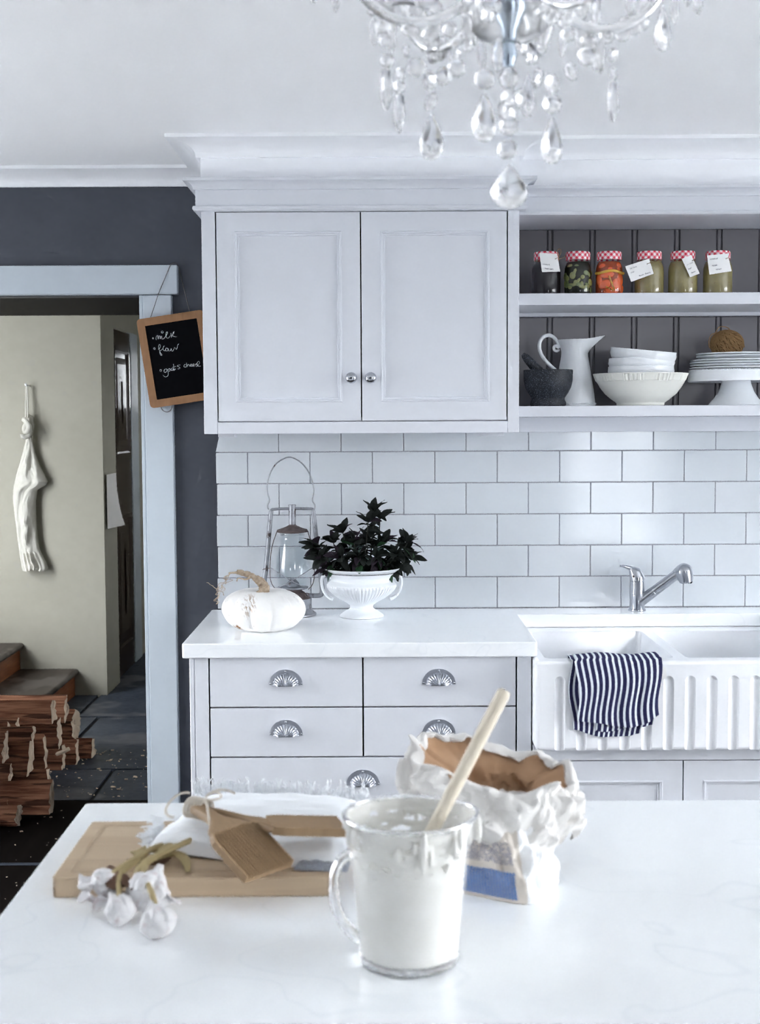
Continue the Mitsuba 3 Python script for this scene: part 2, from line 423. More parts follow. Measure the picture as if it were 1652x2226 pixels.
# ------------------------------------------------------------------ large furniture
mat('chrome', (0.52, 0.54, 0.58), 0.06, metallic=1.0)
mat('inside_wood', (0.20, 0.19, 0.18), 0.7, 0.2)
def panel_door(root, name, x0, x1, z0, z1, yf, mx0, mx1, mz0, mz1, knob=None, th=0.021):
    """a framed door: rails and stiles with a recessed panel and a small moulding round it."""
    d = part(root, name, ring_prism((x0, x1, z0, z1), (mx0, mx1, mz0, mz1), yf, yf + th), 'cabinet_paint', False)
    part(d, 'panel', box(mx0 + .008, mx1 - .008, yf + .009, yf + th - .002, mz0 + .008, mz1 - .008), 'cabinet_paint', False)
    part(d, 'moulding', rect_sweep(mx0, mx1, mz0, mz1, [(0, yf), (0, yf - .0015), (.003, yf - .003), (.0065, yf - .0015), (.0075, yf + .004), (.0125, yf + .0055), (.0135, yf + .0085), (.02, yf + .010)]), 'cabinet_paint', 25)
    if knob:
        kx, kz, kr = knob
        prof = [(0.0, 0), (kr * .62, 0), (kr * .62, .004), (kr * .38, .008), (kr * .36, .015), (kr * .8, .019), (kr, .025), (kr * .93, .031), (kr * .55, .036), (0, .0375)]
        m = lathe(spline(prof, 40)[:, :2].clip(0), 32)
        m = rotm(m, PI / 2, (1, 0, 0)); m.apply_translation([kx, yf, kz])
        part(d, 'knob', m, 'chrome', 40, label='chrome knob')
    return d

# --- wall cabinet
wc = thing('wall_cabinet', 'pale grey wall cabinet with two panelled doors and chrome knobs above the tiles', 'cabinet')
CX0, CX1, CZ0, CZ1, CY = -0.7995, 0.1346, 1.4735, 2.124, -0.35
part(wc, 'body', cat(box(CX0, CX0 + .02, CY + .022, -0.001, CZ0 + .003, CZ1), box(CX1 - .02, CX1, CY + .022, -0.001, CZ0, CZ1 + .06),
                     box(CX0 + .02, CX1 - .02, CY + .022, -0.001, CZ0 + .028, CZ0 + .048), box(CX0 + .02, CX1 - .02, CY + .022, -0.001, CZ1, CZ1 + .06)), 'cabinet_paint', False)
part(wc, 'back_panel', box(CX0 + .02, CX1 - .02, -0.012, -0.002, CZ0 + .048, CZ1), 'inside_wood', False)
part(wc, 'stile', box(CX0, -0.7598, CY, CY + .022, CZ0, CZ1 + .02, .0015), 'cabinet_paint', False)
part(wc, 'stile', box(0.1013, CX1, CY, CY + .022, CZ0, CZ1 + .02, .0015), 'cabinet_paint', False)
part(wc, 'bottom_rail', box(-0.7595, 0.101, CY + .001, CY + .022, CZ0, 1.5085, .0015), 'cabinet_paint', False)
part(wc, 'top_rail', box(-0.7595, 0.101, CY + .001, CY + .022, 2.1265, 2.2, .001), 'cabinet_paint', False)
panel_door(wc, 'door', -0.7558, -0.3338, 1.5117, 2.1228, CY + .001, -0.7044, -0.3880, 1.5666, 2.0678, (-0.3614, 1.6371, .0168))
panel_door(wc, 'door', -0.3302, 0.0975, 1.5117, 2.1228, CY + .001, -0.2748, 0.0468, 1.5666, 2.0675, (-0.3042, 1.6368, .0168))
for x0, w in ((CX0 + .035, .05), (0.02, .075)):
    part(wc, 'foot_block', box(x0, x0 + w, CY + .05, CY + .12, CZ0 - .010, CZ0 + .03, .002), 'cabinet_paint', False)
def crown(dz=0.0, zt=2.2165, cb=2.186, fb=2.140, bb=2.1245, d=0.047):
    p = [(0.0, zt), (d, zt), (d, zt - .0085), (d - .004, zt - .009)]
    p += [(d - .004 - (d - .024) * math.sin(t), cb + .0015 + (zt - .009 - cb - .0015) * math.cos(t)) for t in np.linspace(0.05, PI / 2, 9)]
    p += [(.020, cb), (.0145, cb - .001), (.0145, fb), (.0205, fb - .001), (.0225, fb - .005), (.0225, bb + .005), (.0195, bb + .001), (0.0, bb)]
    return p
part(wc, 'crown_moulding', mitre_sweep([(CX0, YD), (CX0, CY), (CX1, CY), (CX1, -0.24)], crown()), 'cabinet_paint', 30)

# --- open shelves
sh = thing('open_shelves', 'grey open shelf unit with two boards and a tongue-and-groove back', 'shelf')
SY = -0.295
SXR = 1.36
part(sh, 'shelf_board', box(0.1352, SXR, SY, 0.026, 1.8533, 1.8881, .0012), 'cabinet_paint', False)
part(sh, 'shelf_board', box(0.1352, SXR, SY, 0.026, 1.5200, 1.5524, .0012), 'cabinet_paint', False)
part(sh, 'side_panel', box(SXR, SXR + .02, SY, 0.03, 1.47, 2.17, .001), 'cabinet_paint', False)
part(sh, 'top_board', box(0.1352, SXR, SY + .02, 0.029, 2.1205, 2.14), 'cabinet_paint', False)
part(sh, 'face_rail', box(0.1352, SXR, SY, SY + .02, 2.116, 2.19), 'cabinet_paint', False)
part(sh, 'apron', box(0.1352, SXR, -0.022, -0.001, 1.4715, 1.5195, .001), 'cabinet_paint', False)
part(sh, 'cleat', box(0.1352, SXR, -0.002, 0.027, 1.8415, 1.8531, .001), 'cabinet_paint', False)
part(sh, 'crown_moulding', mitre_sweep([(CX1 + .0005, SY), (SXR + .02, SY)], crown(0, 2.198, 2.170, 2.128, 2.1155)), 'cabinet_paint', 30)
bx = [0.1352] + [0.2795 + .1363 * k for k in range(-1, 9)]
bx = [b for b in bx if b < SXR]
bx = sorted(set(bx))[0:1] + [b for b in sorted(set(bx))[1:] if b > 0.15] + [SXR]
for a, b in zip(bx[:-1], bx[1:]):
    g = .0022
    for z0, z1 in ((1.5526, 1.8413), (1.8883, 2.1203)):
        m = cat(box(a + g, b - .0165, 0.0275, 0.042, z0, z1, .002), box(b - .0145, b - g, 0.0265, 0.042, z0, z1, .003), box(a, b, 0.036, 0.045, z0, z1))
        part(sh, 'back_board', m, 'shelf_back_shaded', False)

# --- worktop
wt = [(-0.829, 0.0), (-0.829, -0.665), (0.1545, -0.665), (0.1545, -0.1395), (0.945, -0.1395), (0.945, -0.665), (1.5, -0.665), (1.5, 0.0)]
def slab(poly, z0, z1, b):
    p = sg.Polygon(poly)
    q = p.buffer(0.008, quad_segs=4).buffer(-0.016, quad_segs=4).buffer(0.008, quad_segs=4)
    n = 3
    zs = [z0 + b * (1 - math.cos(t)) for t in np.linspace(0, PI / 2, n + 1)]; ins = [b * (1 - math.sin(t)) for t in np.linspace(0, PI / 2, n + 1)]
    prof = list(zip(ins, zs)) + [(i, z0 + z1 - z) for i, z in list(zip(ins, zs))[::-1]]
    c = np.array(q.exterior.coords)[:-1]
    if not q.exterior.is_ccw: c = c[::-1]
    d0 = c - np.roll(c, 1, 0); d1 = np.roll(c, -1, 0) - c
    d0 /= np.linalg.norm(d0, axis=1, keepdims=True); d1 /= np.linalg.norm(d1, axis=1, keepdims=True)
    n0 = np.stack([d0[:, 1], -d0[:, 0]], -1); n1 = np.stack([d1[:, 1], -d1[:, 0]], -1)
    nn = n0 + n1; nn /= (nn * n0).sum(1, keepdims=True)
    P = np.zeros((len(c), len(prof), 3))
    for k, (i, z) in enumerate(prof):
        P[:, k, :2] = c - nn * i; P[:, k, 2] = z
    side = grid(P, close_u=True)
    caps = []
    for k, flip in ((0, True), (len(prof) - 1, False)):
        vv, ff = trimesh.creation.triangulate_polygon(sg.Polygon(P[:, k, :2]), engine='earcut')
        v3 = np.column_stack([vv, np.full(len(vv), P[0, k, 2])])
        m = trimesh.Trimesh(v3, ff, process=False)
        if (m.face_normals[:, 2].mean() < 0) != flip: m.invert()
        caps.append(m)
    return cat(side, caps)
solo('worktop', slab(wt, 0.8575, 0.8995, 0.004), 'quartz', 'white polished stone worktop running along the tiled wall', 'worktop', smooth=30)

# --- base cabinet with drawers
bc = thing('base_cabinet', 'pale grey base cabinet of drawers with shell cup pulls under the worktop', 'cabinet')
BX0, BX1, BY, BT = -0.8116, 0.1395, -0.645, 0.8573
part(bc, 'body', cat(box(BX0, BX0 + .02, BY + .022, -0.001, 0, BT), box(BX1 - .02, BX1, BY + .022, -0.001, 0, BT), box(BX0 + .02, BX1 - .02, BY + .022, -0.001, .08, .1)), 'cabinet_paint', False)
part(bc, 'back_panel', box(BX0 + .02, BX1 - .02, -0.012, -0.002, .1, BT), 'inside_wood', False)
part(bc, 'stile', cat(box(BX0, -0.7995, BY - .001, BY + .022, 0, BT, .003), box(-0.7965, -0.759, BY, BY + .022, 0, BT, .0015), box(-0.80, -0.796, BY + .003, BY + .022, 0, BT)), 'cabinet_paint', False)
part(bc, 'stile', box(0.1005, BX1, BY, BY + .022, 0, BT, .0015), 'cabinet_paint', False)
part(bc, 'plinth', box(-0.7585, 0.1, BY + .002, BY + .022, 0, .098, .001), 'cabinet_paint', False)
def cup_pull(root, cx, cz, yf):
    """half-round shell pull with a rim plate, ribs and three screws."""
    w, h, dp = .0470, .0435, .024
    out = [(w * math.cos(t), h * math.sin(t)) for t in np.linspace(0, PI, 25)]
    inn = [(.0370 * math.cos(t), .0335 * math.sin(t)) for t in np.linspace(PI, 0, 25)]
    plate = extrude([(x + cx, z + cz) for x, z in out + inn], .0035, 'xz', yf - .0035)
    A, B = np.linspace(0, PI, 57), np.linspace(0, PI / 2, 12)
    P = np.zeros((len(A), len(B), 3))
    for i, a in enumerate(A):
        rib = 1 + .035 * math.cos(a * 26) 
        for j, b in enumerate(B):
            s = math.sin(b); k = 1 + (rib - 1) * s * min(1, 2.2 * math.cos(b) + .2)
            fan = .0028 * math.cos(a * 26) * math.sin(2 * b)
            P[i, j] = [cx + .0375 * s * math.cos(a), yf - (dp - 0.006 * (1 - math.cos(b))) * math.cos(b) ** 0.8 - .001 - fan * .8, cz + .034 * s * math.sin(a)]
    k = part(root, 'cup_pull', cat(plate, grid(P, flip=True)), 'chrome', 28, label='chrome shell cup pull')
    for sx, sz in ((-.0425, .004), (.0425, .004), (0, .0385)):
        part(k, 'screw', blob((cx + sx, yf - .0035, cz + sz), (.0028, .002, .0028), 1), 'chrome', True)
def drawer(x0, x1, z0, z1, pulls):
    d = part(bc, 'drawer', box(x0, x1, BY + .0005, BY + .0205, z0, z1, .0012), 'cabinet_paint', False)
    for cx, cz in pulls:
        cup_pull(d, cx, cz, BY + .0005)
g = .0022
drawer(-0.7566 + g, -0.3289 - g, 0.7150 + g, 0.8556, [(-0.5437, 0.779)])
drawer(-0.3289 + g, 0.0982 - g, 0.7150 + g, 0.8556, [(-0.1175, 0.779)])
drawer(-0.7566 + g, -0.3289 - g, 0.5743 + g, 0.7150 - g, [(-0.5443, 0.637)])
drawer(-0.3289 + g, 0.0982 - g, 0.5743 + g, 0.7150 - g, [(-0.1177, 0.637)])
drawer(-0.7566 + g, 0.0982 - g, 0.335 + g, 0.5743 - g, [(-0.3304, 0.495)])
drawer(-0.7566 + g, 0.0982 - g, 0.10, 0.335 - g, [(-0.3304, 0.225)])

# --- double fluted sink: mesh from a height-mapped front, bowls cut out by boolean
KX0, KX1, KY0, KY1, KZ0, KZ1 = 0.143, 0.955, -0.725, -0.10, 0.607, 0.8565
def rounded(x0, x1, y0, y1, z0, z1, r, n=12):
    ps = [m3.Manifold.sphere(r, n).translate([x, y, z]) for x in (x0 + r, x1 - r) for y in (y0 + r, y1 - r) for z in (z0 + r, z1 - r)]
    return m3.Manifold.batch_hull(ps)
sk = rounded(KX0, KX1, KY0, KY1, KZ0, KZ1, .012, 24)
mid = 0.545
for a, b in ((KX0 + .030, mid - .017), (mid + .017, KX1 - .030)):
    top = m3.Manifold.batch_hull([rounded(a + .02, b - .02, -0.66, -0.25, KZ0 + .03, KZ0 + .12, .02, 24), rounded(a, b, -0.684, -0.219, KZ1 - .02, KZ1 + .08, .018, 24)])
    sk = sk - top
for k in range(16):
    fx = 0.2085 + k * 0.0592 - 0.0
    if fx > KX1 - .02: break
    gz = 0.800
    flute = m3.Manifold.cylinder(gz - KZ0 + .05, .0165, .0165, 28).translate([0, 0, KZ0 - .05]) + m3.Manifold.sphere(.0165, 28).translate([0, 0, gz])
    sk = sk - flute.translate([fx, KY0 - .0075, 0])
solo('sink', sk, 'porcelain', 'white double bowl ceramic apron sink with fluted front', 'sink', smooth=32)

# --- cabinet under the sink
sc_ = thing('sink_cabinet', 'pale grey panelled cabinet under the fluted sink', 'cabinet')
part(sc_, 'body', cat(box(0.1445, 0.165, BY + .022, -0.01, 0, .6065), box(0.935, 1.5, BY + .022, -0.01, 0, .6065), box(0.165, 0.935, -0.03, -0.01, 0, .6)), 'cabinet_paint', False)
part(sc_, 'top_rail', box(0.1445, 0.955, BY, BY + .022, 0.561, .6065, .001), 'cabinet_paint', False)
part(sc_, 'stile', box(0.1445, 0.185, BY, BY + .022, 0, .5605, .001), 'cabinet_paint', False)
part(sc_, 'stile', box(0.91, 0.955, BY, BY + .022, 0, .5605, .001), 'cabinet_paint', False)
part(sc_, 'side_cupboard', box(0.957, 1.5, BY, BY + .022, 0, .857, .001), 'cabinet_paint', False)
panel_door(sc_, 'door', 0.187, 0.5635, 0.10, 0.5585, BY + .001, 0.242, 0.5085, 0.155, 0.503, (0.5375, 0.428, .0168))
panel_door(sc_, 'door', 0.5670, 0.908, 0.10, 0.5585, BY + .001, 0.622, 0.853, 0.155, 0.503, (0.593, 0.428, .0168))
part(sc_, 'plinth', box(0.187, 0.908, BY + .002, BY + .022, 0, .098, .001), 'cabinet_paint', False)

# --- island bench
isl = thing('island_bench', 'kitchen island with a polished white stone top in the foreground', 'island')
part(isl, 'stone_top', slab([(-0.756, -2.205), (-0.756, -3.12), (1.7, -3.12), (1.7, -2.205)], 0.862, 0.900, .004), 'quartz', 30)
part(isl, 'base', box(-0.72, 1.66, -3.0, -2.245, 0, 0.862, .002), 'cabinet_paint', False)

# ------------------------------------------------------------------ crockery and jars on the shelves
mat('white_china', (0.76, 0.785, 0.81), 0.12, 0.5)
mat('cream_china', (0.74, 0.74, 0.69), 0.13, 0.5)
scene['clear_glass'] = {'type': 'thindielectric', 'int_ior': 1.34}
scene['globe_glass'] = {'type': 'thindielectric', 'int_ior': 1.5, 'specular_transmittance': {'type': 'rgb', 'value': [0.84, 0.875, 0.89]}}
def gingham(p, n, uv):
    h = p.z / 0.0185
    u, w = uv.x * 13 + h, uv.x * 13 - h
    a = (u - dr.floor(u)) < 0.5; b = (w - dr.floor(w)) < 0.5
    k = dr.select(a, 0.5, 0.0) + dr.select(b, 0.5, 0.0)
    return dr.select(k > 0.75, mi.Color3f(0.55, 0.02, 0.05), dr.select(k > 0.25, mi.Color3f(0.72, 0.28, 0.32), mi.Color3f(0.8, 0.78, 0.8)))
mat('gingham_tin', proc(gingham), 0.35, 0.4)
mat('plum_jam', (0.004, 0.002, 0.004), 0.6, 0.05)
mat('brine', (0.006, 0.007, 0.003), 0.6, 0.05)
mat('pickle_a', (0.17, 0.18, 0.05), 0.3, 0.5)
mat('pickle_b', (0.10, 0.13, 0.04), 0.3, 0.5)
mat('carrot_brine', (0.26, 0.042, 0.014), 0.6, 0.1)
mat('carrot', (0.62, 0.10, 0.02), 0.3, 0.5)
mat('lemon', (0.62, 0.35, 0.05), 0.3, 0.5)
def sauce(p, n, uv):
    a = fbm(p.x * 40, p.y * 40, p.z * 40)
    s = smoothstep(0.74, 0.8, fbm(p.x * 90, p.y * 90, p.z * 90))
    return mix(mix((0.17, 0.145, 0.055), (0.27, 0.23, 0.10), a), (0.16, 0.08, 0.03), s * 0.6)
mat('apple_sauce', proc(sauce), 0.3, 0.4)
mat('card', (0.80, 0.80, 0.79), 0.8, 0.2)
mat('ink', (0.06, 0.06, 0.09), 0.8, 0.2)
def jute(p, n, uv):
    return mix((0.16, 0.085, 0.035), (0.30, 0.19, 0.09), fbm(p.x * 300, p.y * 300, p.z * 300))
mat('jute', proc(jute), 0.85, 0.2)

JP = [(0, .0405), (.003, .0435), (.008, .0447), (.072, .0447), (.082, .0437), (.092, .0405), (.099, .0370), (.102, .0362), (.108, .0362)]
def write_on(root, quad, lines, y):
    """handwritten lines on a tag; quad is top left, top right, bottom right, bottom left."""
    q = np.array(quad, float); ex = (q[1] - q[0]); ey = (q[3] - q[0])
    L = np.linalg.norm(ex); ex = ex / L; ey = ey / np.linalg.norm(ey)
    for txt, fx, fy, h in lines:
        m = meshkit.text_mesh(txt, h, 0.0002)
        v = np.array(m.vertices); v[:, 0] += 0.25 * v[:, 1]
        o = q[0] + ex * L * fx + ey * np.linalg.norm(q[3] - q[0]) * fy
        m.vertices = o + v[:, :1] * ex - v[:, 1:2] * ey + np.array([0, -0.0006, 0]) - v[:, 2:] * np.array([0, 1, 0])
        part(root, 'handwriting', m, 'ink', False)
def jar(px, label, kind, tag=None, lines=(), group=None):
    cx, cz, cy = px, 1.8884, -0.215
    j = thing('preserve_jar', label, 'jar', group)
    prof = [(r, z) for z, r in JP]
    part(j, 'glass', lathe(spline(prof, 36), 40, at=(cx, cy, cz)), 'clear_glass', True)
    ins = [(0, .003)] + [(max(r - (.0048 if kind in ('pickle', 'carrot') else .0016), 0), max(z, .003)) for z, r in JP[:-2]] + [(.030, .0985), (0, .0985)]
    cm = {'jam': 'plum_jam', 'pickle': 'brine', 'carrot': 'carrot_brine', 'sauce': 'apple_sauce'}[kind]
    part(j, 'contents', lathe(ins, 40, at=(cx, cy, cz)), cm, 35)
    m, uv = lathe([(0.0366, .1055), (.0374, .107), (.0374, .1265), (.0362, .1295), (.034, .1302), (0.0, .1302)], 48, at=(cx, cy, cz), uv=True, seam=True)
    part(j, 'lid', m, 'gingham_tin', True, label='red and white checked lid', uv=uv)
    part(j, 'thread_ring', lathe([(.0362, .1005), (.0378, .102), (.0378, .104), (.0362, .1056)], 40, at=(cx, cy, cz)), 'clear_glass', True)
    R = .0415
    if kind == 'pickle':
        for k in range(44):
            a = rng.uniform(-PI, 0); z = rng.uniform(.015, .088); rr = rng.uniform(.0065, .0125)
            q = R - .0018 if z < .07 else R - .0065
            c = (cx + q * math.cos(a), cy + q * math.sin(a), cz + z)
            rot = R3((0, 0, 1), a) @ R3((1, 0, 0), rng.uniform(0, PI)) 
            part(j, 'cucumber_slice', blob((c[0], c[1], c[2]), (.0035, rr, rr * rng.uniform(.45, 1)), 2, rot=rot), 'pickle_a' if k % 3 else 'pickle_b', True)
    if kind == 'carrot':
        for k, (a, z, w, h, t) in enumerate([(-2.1, .03, .017, .011, .3), (-1.2, .025, .013, .020, -.2), (-.7, .045, .012, .017, .2), (-1.9, .058, .018, .008, .1), (-1.3, .075, .017, .010, 0), (-2.4, .082, .012, .009, .4), (-.8, .083, .011, .010, -.3), (-2.6, .045, .01, .016, .1), (-1.6, .012, .019, .009, .2), (-.5, .018, .012, .012, 0)]):
            q = R - (.004 if z < .07 else .008)
            rot = R3((0, 0, 1), a) @ R3((1, 0, 0), t)
            part(j, 'carrot_piece', blob((cx + q * math.cos(a), cy + q * math.sin(a), cz + z), (.0058, w * 1.2, h * 1.25), 2, 0.08, 2, k, rot), 'carrot', True)
        band = [(cx + .0425 * math.cos(a), cy + .0425 * math.sin(a), cz + .067 + .003 * math.sin(3 * a)) for a in np.linspace(-2.9, -.3, 24)]
        part(j, 'lemon_slice', tube(band, .0045, 6), 'lemon', True)
        for a0, a1, z0, z1 in ((-1.75, -1.35, .055, .012), (-1.95, -1.4, .022, .010)):
            part(j, 'garlic_strip', tube([(cx + .0425 * math.cos(a), cy + .0425 * math.sin(a), cz + z) for a, z in zip(np.linspace(a0, a1, 8), np.linspace(z0, z1, 8))], .0026, 6), 'lemon', True)
    if tag:
        q = np.array(tag, float)
        P = np.zeros((5, 5, 3))
        for a in range(5):
            for b in range(5):
                s, t = a / 4, b / 4
                p = (q[0] * (1 - s) + q[1] * s) * (1 - t) + (q[3] * (1 - s) + q[2] * s) * t
                P[a, b] = p
        front = grid(P, flip=True); back = tr(grid(P), 0, .0006, 0)
        tg = part(j, 'paper_tag', cat(front, back), 'card', True, label='white paper tag')
        write_on(tg, tag, lines, 0)
        hole = q[1] * .86 + q[0] * .14 + (q[2] - q[1]) * .28
        part(tg, 'string_hole', blob(hole + [0, -.0003, 0], (.0014, .0003, .0014), 1), 'ink', True)
        ring = [(cx + .0372 * math.cos(a), cy + .0372 * math.sin(a), cz + .1015) for a in np.linspace(-2.8, -.2, 20)]
        part(j, 'string', cat(tube(ring, .0008, 5), stube([hole + [0, -.001, 0], hole + [.006, -.002, .002], (cx + .03, cy - .028, cz + .1015)], .0007, 5, 10)), 'jute', True)
    return j
tY = -0.268
j1 = jar(0.2301, 'jar of dark plum jam with checked lid and paper tag, leftmost on upper shelf', 'jam',
    [(0.2033, -0.2680, 2.0112), (0.2564, -0.2680, 2.0075), (0.2663, -0.2680, 1.9549), (0.2111, -0.2680, 1.9538)], [('1/3/2010', .08, .62, .0035), ('Plum Jam', .16, .84, .0042)])
part(j1, 'string', stube([(0.2573, -0.2620, 1.9823), (0.2614, -0.2620, 1.9973), (0.2595, -0.2550, 2.0201), (0.2664, -0.2550, 2.0241), (0.2688, -0.2580, 2.0114), (0.2601, -0.2620, 1.9946), (0.2735, -0.2550, 1.9967), (0.2852, -0.2500, 2.0041)], .0009, 5, 40), 'jute', True)
jar(0.3267, 'jar of green pickled cucumber slices with a checked lid', 'pickle')
jar(0.4219, 'jar of orange pickled carrots with a checked lid', 'carrot')
jar(0.5438, 'jar of apple sauce with a wide tilted tag hanging off its left side', 'sauce',
    [(0.4611, -0.2680, 1.9696), (0.5327, -0.2680, 1.9925), (0.5469, -0.2680, 1.9473), (0.4794, -0.2680, 1.9230)], [('2/3/2010', .12, .26, .0035), ('1800', .1, .5, .0032), ('Apple', .36, .84, .0042), ('Sauce', .62, .84, .0042)])
jar(0.6460, 'jar of apple sauce with a narrow tag twisted on its right side', 'sauce',
    [(0.6308, -0.2680, 1.9906), (0.6591, -0.2680, 2.0028), (0.6851, -0.2680, 1.9471), (0.6562, -0.2680, 1.9358)], [('2/3/2010', .2, .40, .003), ('Apple', .12, .62, .0034), ('Sauce', .25, .85, .0034)])
jar(0.7524, 'jar of apple sauce with a large square tag, rightmost on the upper shelf', 'sauce',
    [(0.7066, -0.2680, 2.0005), (0.7686, -0.2680, 2.0063), (0.7811, -0.2680, 1.9536), (0.7142, -0.2680, 1.9437)], [('2/3/2010', .10, .24, .0038), ('Apple', .16, .58, .0045), ('Sauce', .3, .80, .0045)])

# --- lower shelf
Z2 = 1.5526
def granite(p, n, uv):
    s = fbm(p.x * 620, p.y * 620, p.z * 620, octaves=2)
    t = fbm(p.x * 420 + 9, p.y * 420, p.z * 420, octaves=2)
    c = mix((0.006, 0.007, 0.010), (0.085, 0.105, 0.14), smoothstep(0.60, 0.74, s))
    return mix(c, (0.22, 0.23, 0.26), smoothstep(0.70, 0.80, t))
mat('granite', proc(granite), 0.55, 0.35)
mx, my = 0.2372, -0.218
mo = [(0, 0), (.050, 0), (.0545, .003), (.0545, .012), (.050, .020), (.051, .026), (.062, .042), (.0705, .060), (.0742, .078), (.0752, .108), (.0738, .1105), (.068, .1105), (.0665, .108), (.064, .07), (.045, .035), (0, .030)]
solo('mortar', lathe(mo, 56, at=(mx, my, Z2)), 'granite', 'speckled black granite mortar at the left end of the lower shelf', 'mortar', smooth=40)
a, b = np.array((0.1589, -0.2250, 1.7109)), np.array([mx + .012, my + .005, Z2 + .062])
pp = [a + (b - a) * t for t in np.linspace(0, 1, 14)]
rr = [.006, .0105, .0125, .0132, .0138, .0144, .0150, .0157, .0164, .017, .0178, .0185, .017, .010]
solo('pestle', tube(pp, rr, 20), 'granite', 'speckled granite pestle leaning in the mortar', 'pestle', smooth=40)

# pitcher
cx, cy = 0.3365, -0.088
pt = thing('pitcher', 'tall white china pitcher with a scrolled handle and fluted lip behind the mortar', 'pitcher')
zs = np.array([0, .004, .010, .05, .11, .145, .168, .180, .193, .205, .2125]); rs = np.array([.064, .0665, .0655, .0605, .0505, .0445, .0415, .0430, .0475, .0525, .0560])
zz = np.linspace(0, .2125, 46); rz = np.interp(zz, zs, rs)
from scipy.interpolate import PchipInterpolator
rz = PchipInterpolator(zs, rs)(zz)
TH_ = np.linspace(0, 2 * PI, 96, endpoint=False)
def pitcher_skin(off):
    Pp = np.zeros((96, 46, 3))
    for i, t in enumerate(TH_):
        fl = np.clip((zz - .15) / .05, 0, 1)
        r = rz * (1 + .030 * fl * np.abs(np.cos(5 * t)) - .015 * fl) - off
        c = max(math.cos(t), 0)
        sp = np.clip((zz - .165) / .0475, 0, 1) ** 1.3 * c ** 7 * .040
        dip = -0.006 * np.clip((zz - .19) / .02, 0, 1) * (1 - c ** 2) * .6
        Pp[i] = np.stack([(r + sp) * math.cos(t), (r + sp) * math.sin(t) * (1 - .35 * (sp > .002) * sp / .04), zz + dip + sp * .25], -1)
    return Pp + np.array([cx, cy, Z2])
o_, i_ = pitcher_skin(0), pitcher_skin(.003)
body = cat(grid(o_, close_u=True), grid(i_[:, 6:], close_u=True, flip=True), grid(np.stack([o_[:, -1], i_[:, -1]], 1), close_u=True), lathe([(0, 0), (.064, 0)], 96, at=(cx, cy, Z2)))
part(pt, 'body', body, 'white_china', 35)
hp = [(600, 500), (572, 522), (538, 510), (530, 475), (560, 452), (592, 470), (596, 440), (570, 385), (520, 330), (450, 308), (380, 335), (338, 400), (333, 490), (365, 580), (430, 668), (505, 740), (580, 800)]
sc0 = np.array((0.1494, -0.0880, 1.8470)); s_ = 0.0002297
pts = [(sc0[0] + s_ * a, cy, sc0[2] - s_ * b) for a, b in hp]
part(pt, 'handle', stube(pts, [.004, .005, .0055, .006, .006, .006, .0058, .005], 12, 90), 'white_china', True)
part(pt, 'bead_rim', cat([blob((cx + .0668 * math.cos(t), cy + .0668 * math.sin(t), Z2 + .0085), .0026, 1) for t in np.linspace(0, 2 * PI, 60, endpoint=False)]), 'white_china', True)

# big ribbed bowl and three small bowls in it
bcx, bcy = 0.5334, -0.1475
bo = [(0, 0), (.070, 0), (.073, .003), (.074, .010), (.086, .018), (.108, .036), (.125, .058), (.1345, .074), (.1350, .0765), (.1368, .0775), (.1440, .0955), (.1465, .0975), (.1465, .0995), (.144, .100), (.139, .094), (.128, .070), (.10, .035), (.07, .016), (0, .014)]
def rib(t, i):
    return 1 + np.where((i >= 8) & (i <= 10), .012 * np.sign(np.cos(t * 70)) * (np.sin(t * 9) > -0.4), 0)
prof = np.array(bo)
solo('serving_bowl', lathe(prof, 280, rib, at=(bcx, bcy, Z2)), 'cream_china', 'large cream serving bowl with a ribbed rim holding three small bowls', 'bowl', smooth=32)
sb = [(0, 0), (.048, 0), (.050, .004), (.078, .012), (.096, .026), (.1022, .042), (.1005, .052), (.1012, .056), (.100, .0575), (.098, .055), (.096, .042), (.088, .026), (.06, .012), (0, .009)]
bowl_m = lathe(np.array(sb), 72)
for k, (dz, tilt, lab) in enumerate([(.0650, 0, 'white breakfast bowl at the bottom of the three in the ribbed bowl'), (.0900, 0, 'white breakfast bowl in the middle of the three stacked bowls'), (.1165, 1, 'white breakfast bowl tilted on top of the stack of three')]):
    m = bowl_m.copy()
    if tilt:
        m = rotm(m, .090, (0, 1, 0)); m = rotm(m, .07, (1, 0, 0))
    m.apply_translation([bcx + (.001, .0025, .003)[k], bcy, Z2 + dz])
    solo('breakfast_bowl', m, 'white_china', lab, 'bowl', 'small bowls stacked in the ribbed bowl', smooth=35)

# cake stand, six plates, ball of twine
kx, ky = 0.8368, -0.126
cs = thing('cake_stand', 'white china pedestal cake stand with a beaded edge under the plates', 'cake stand')
zt = 1.6606 - Z2
zb = 1.6281 - Z2
ck = [(0, 0.004), (.07, .004), (.0835, 0), (.0850, .002), (.083, .005), (.068, .022), (.054, .044), (.046, .066), (.042, zb + .008), (.120, zb + .008), (.1460, zb - .0015), (.1480, zb), (.1485, zb + .003), (.1455, zt - .004), (.1440, zt), (.142, zt), (.138, zt - .006), (0, zt - .008)]
part(cs, 'body', lathe(ck, 96, at=(kx, ky, Z2)), 'white_china', 35)
part(cs, 'bead_rim', cat([blob((kx + .1435 * math.cos(t), ky + .1435 * math.sin(t), Z2 + zt + .0008), .0022, 1) for t in np.linspace(0, 2 * PI, 150, endpoint=False)]), 'white_china', True)
def plate_mesh(r):
    return lathe([(0, 0), (r * .58, 0), (r * .60, .0015), (r * .62, .003), (r * .985, .0135), (r, .0155), (r * .995, .0172), (r * .97, .0165), (r * .66, .0065), (r * .6, .0045), (0, .004)], 96)
big, small = plate_mesh(.1430), plate_mesh(.1255)
names = ['lowest', 'second lowest', 'third lowest', 'topmost'] + ['lower', 'upper']
zp = Z2 + zt - .0070
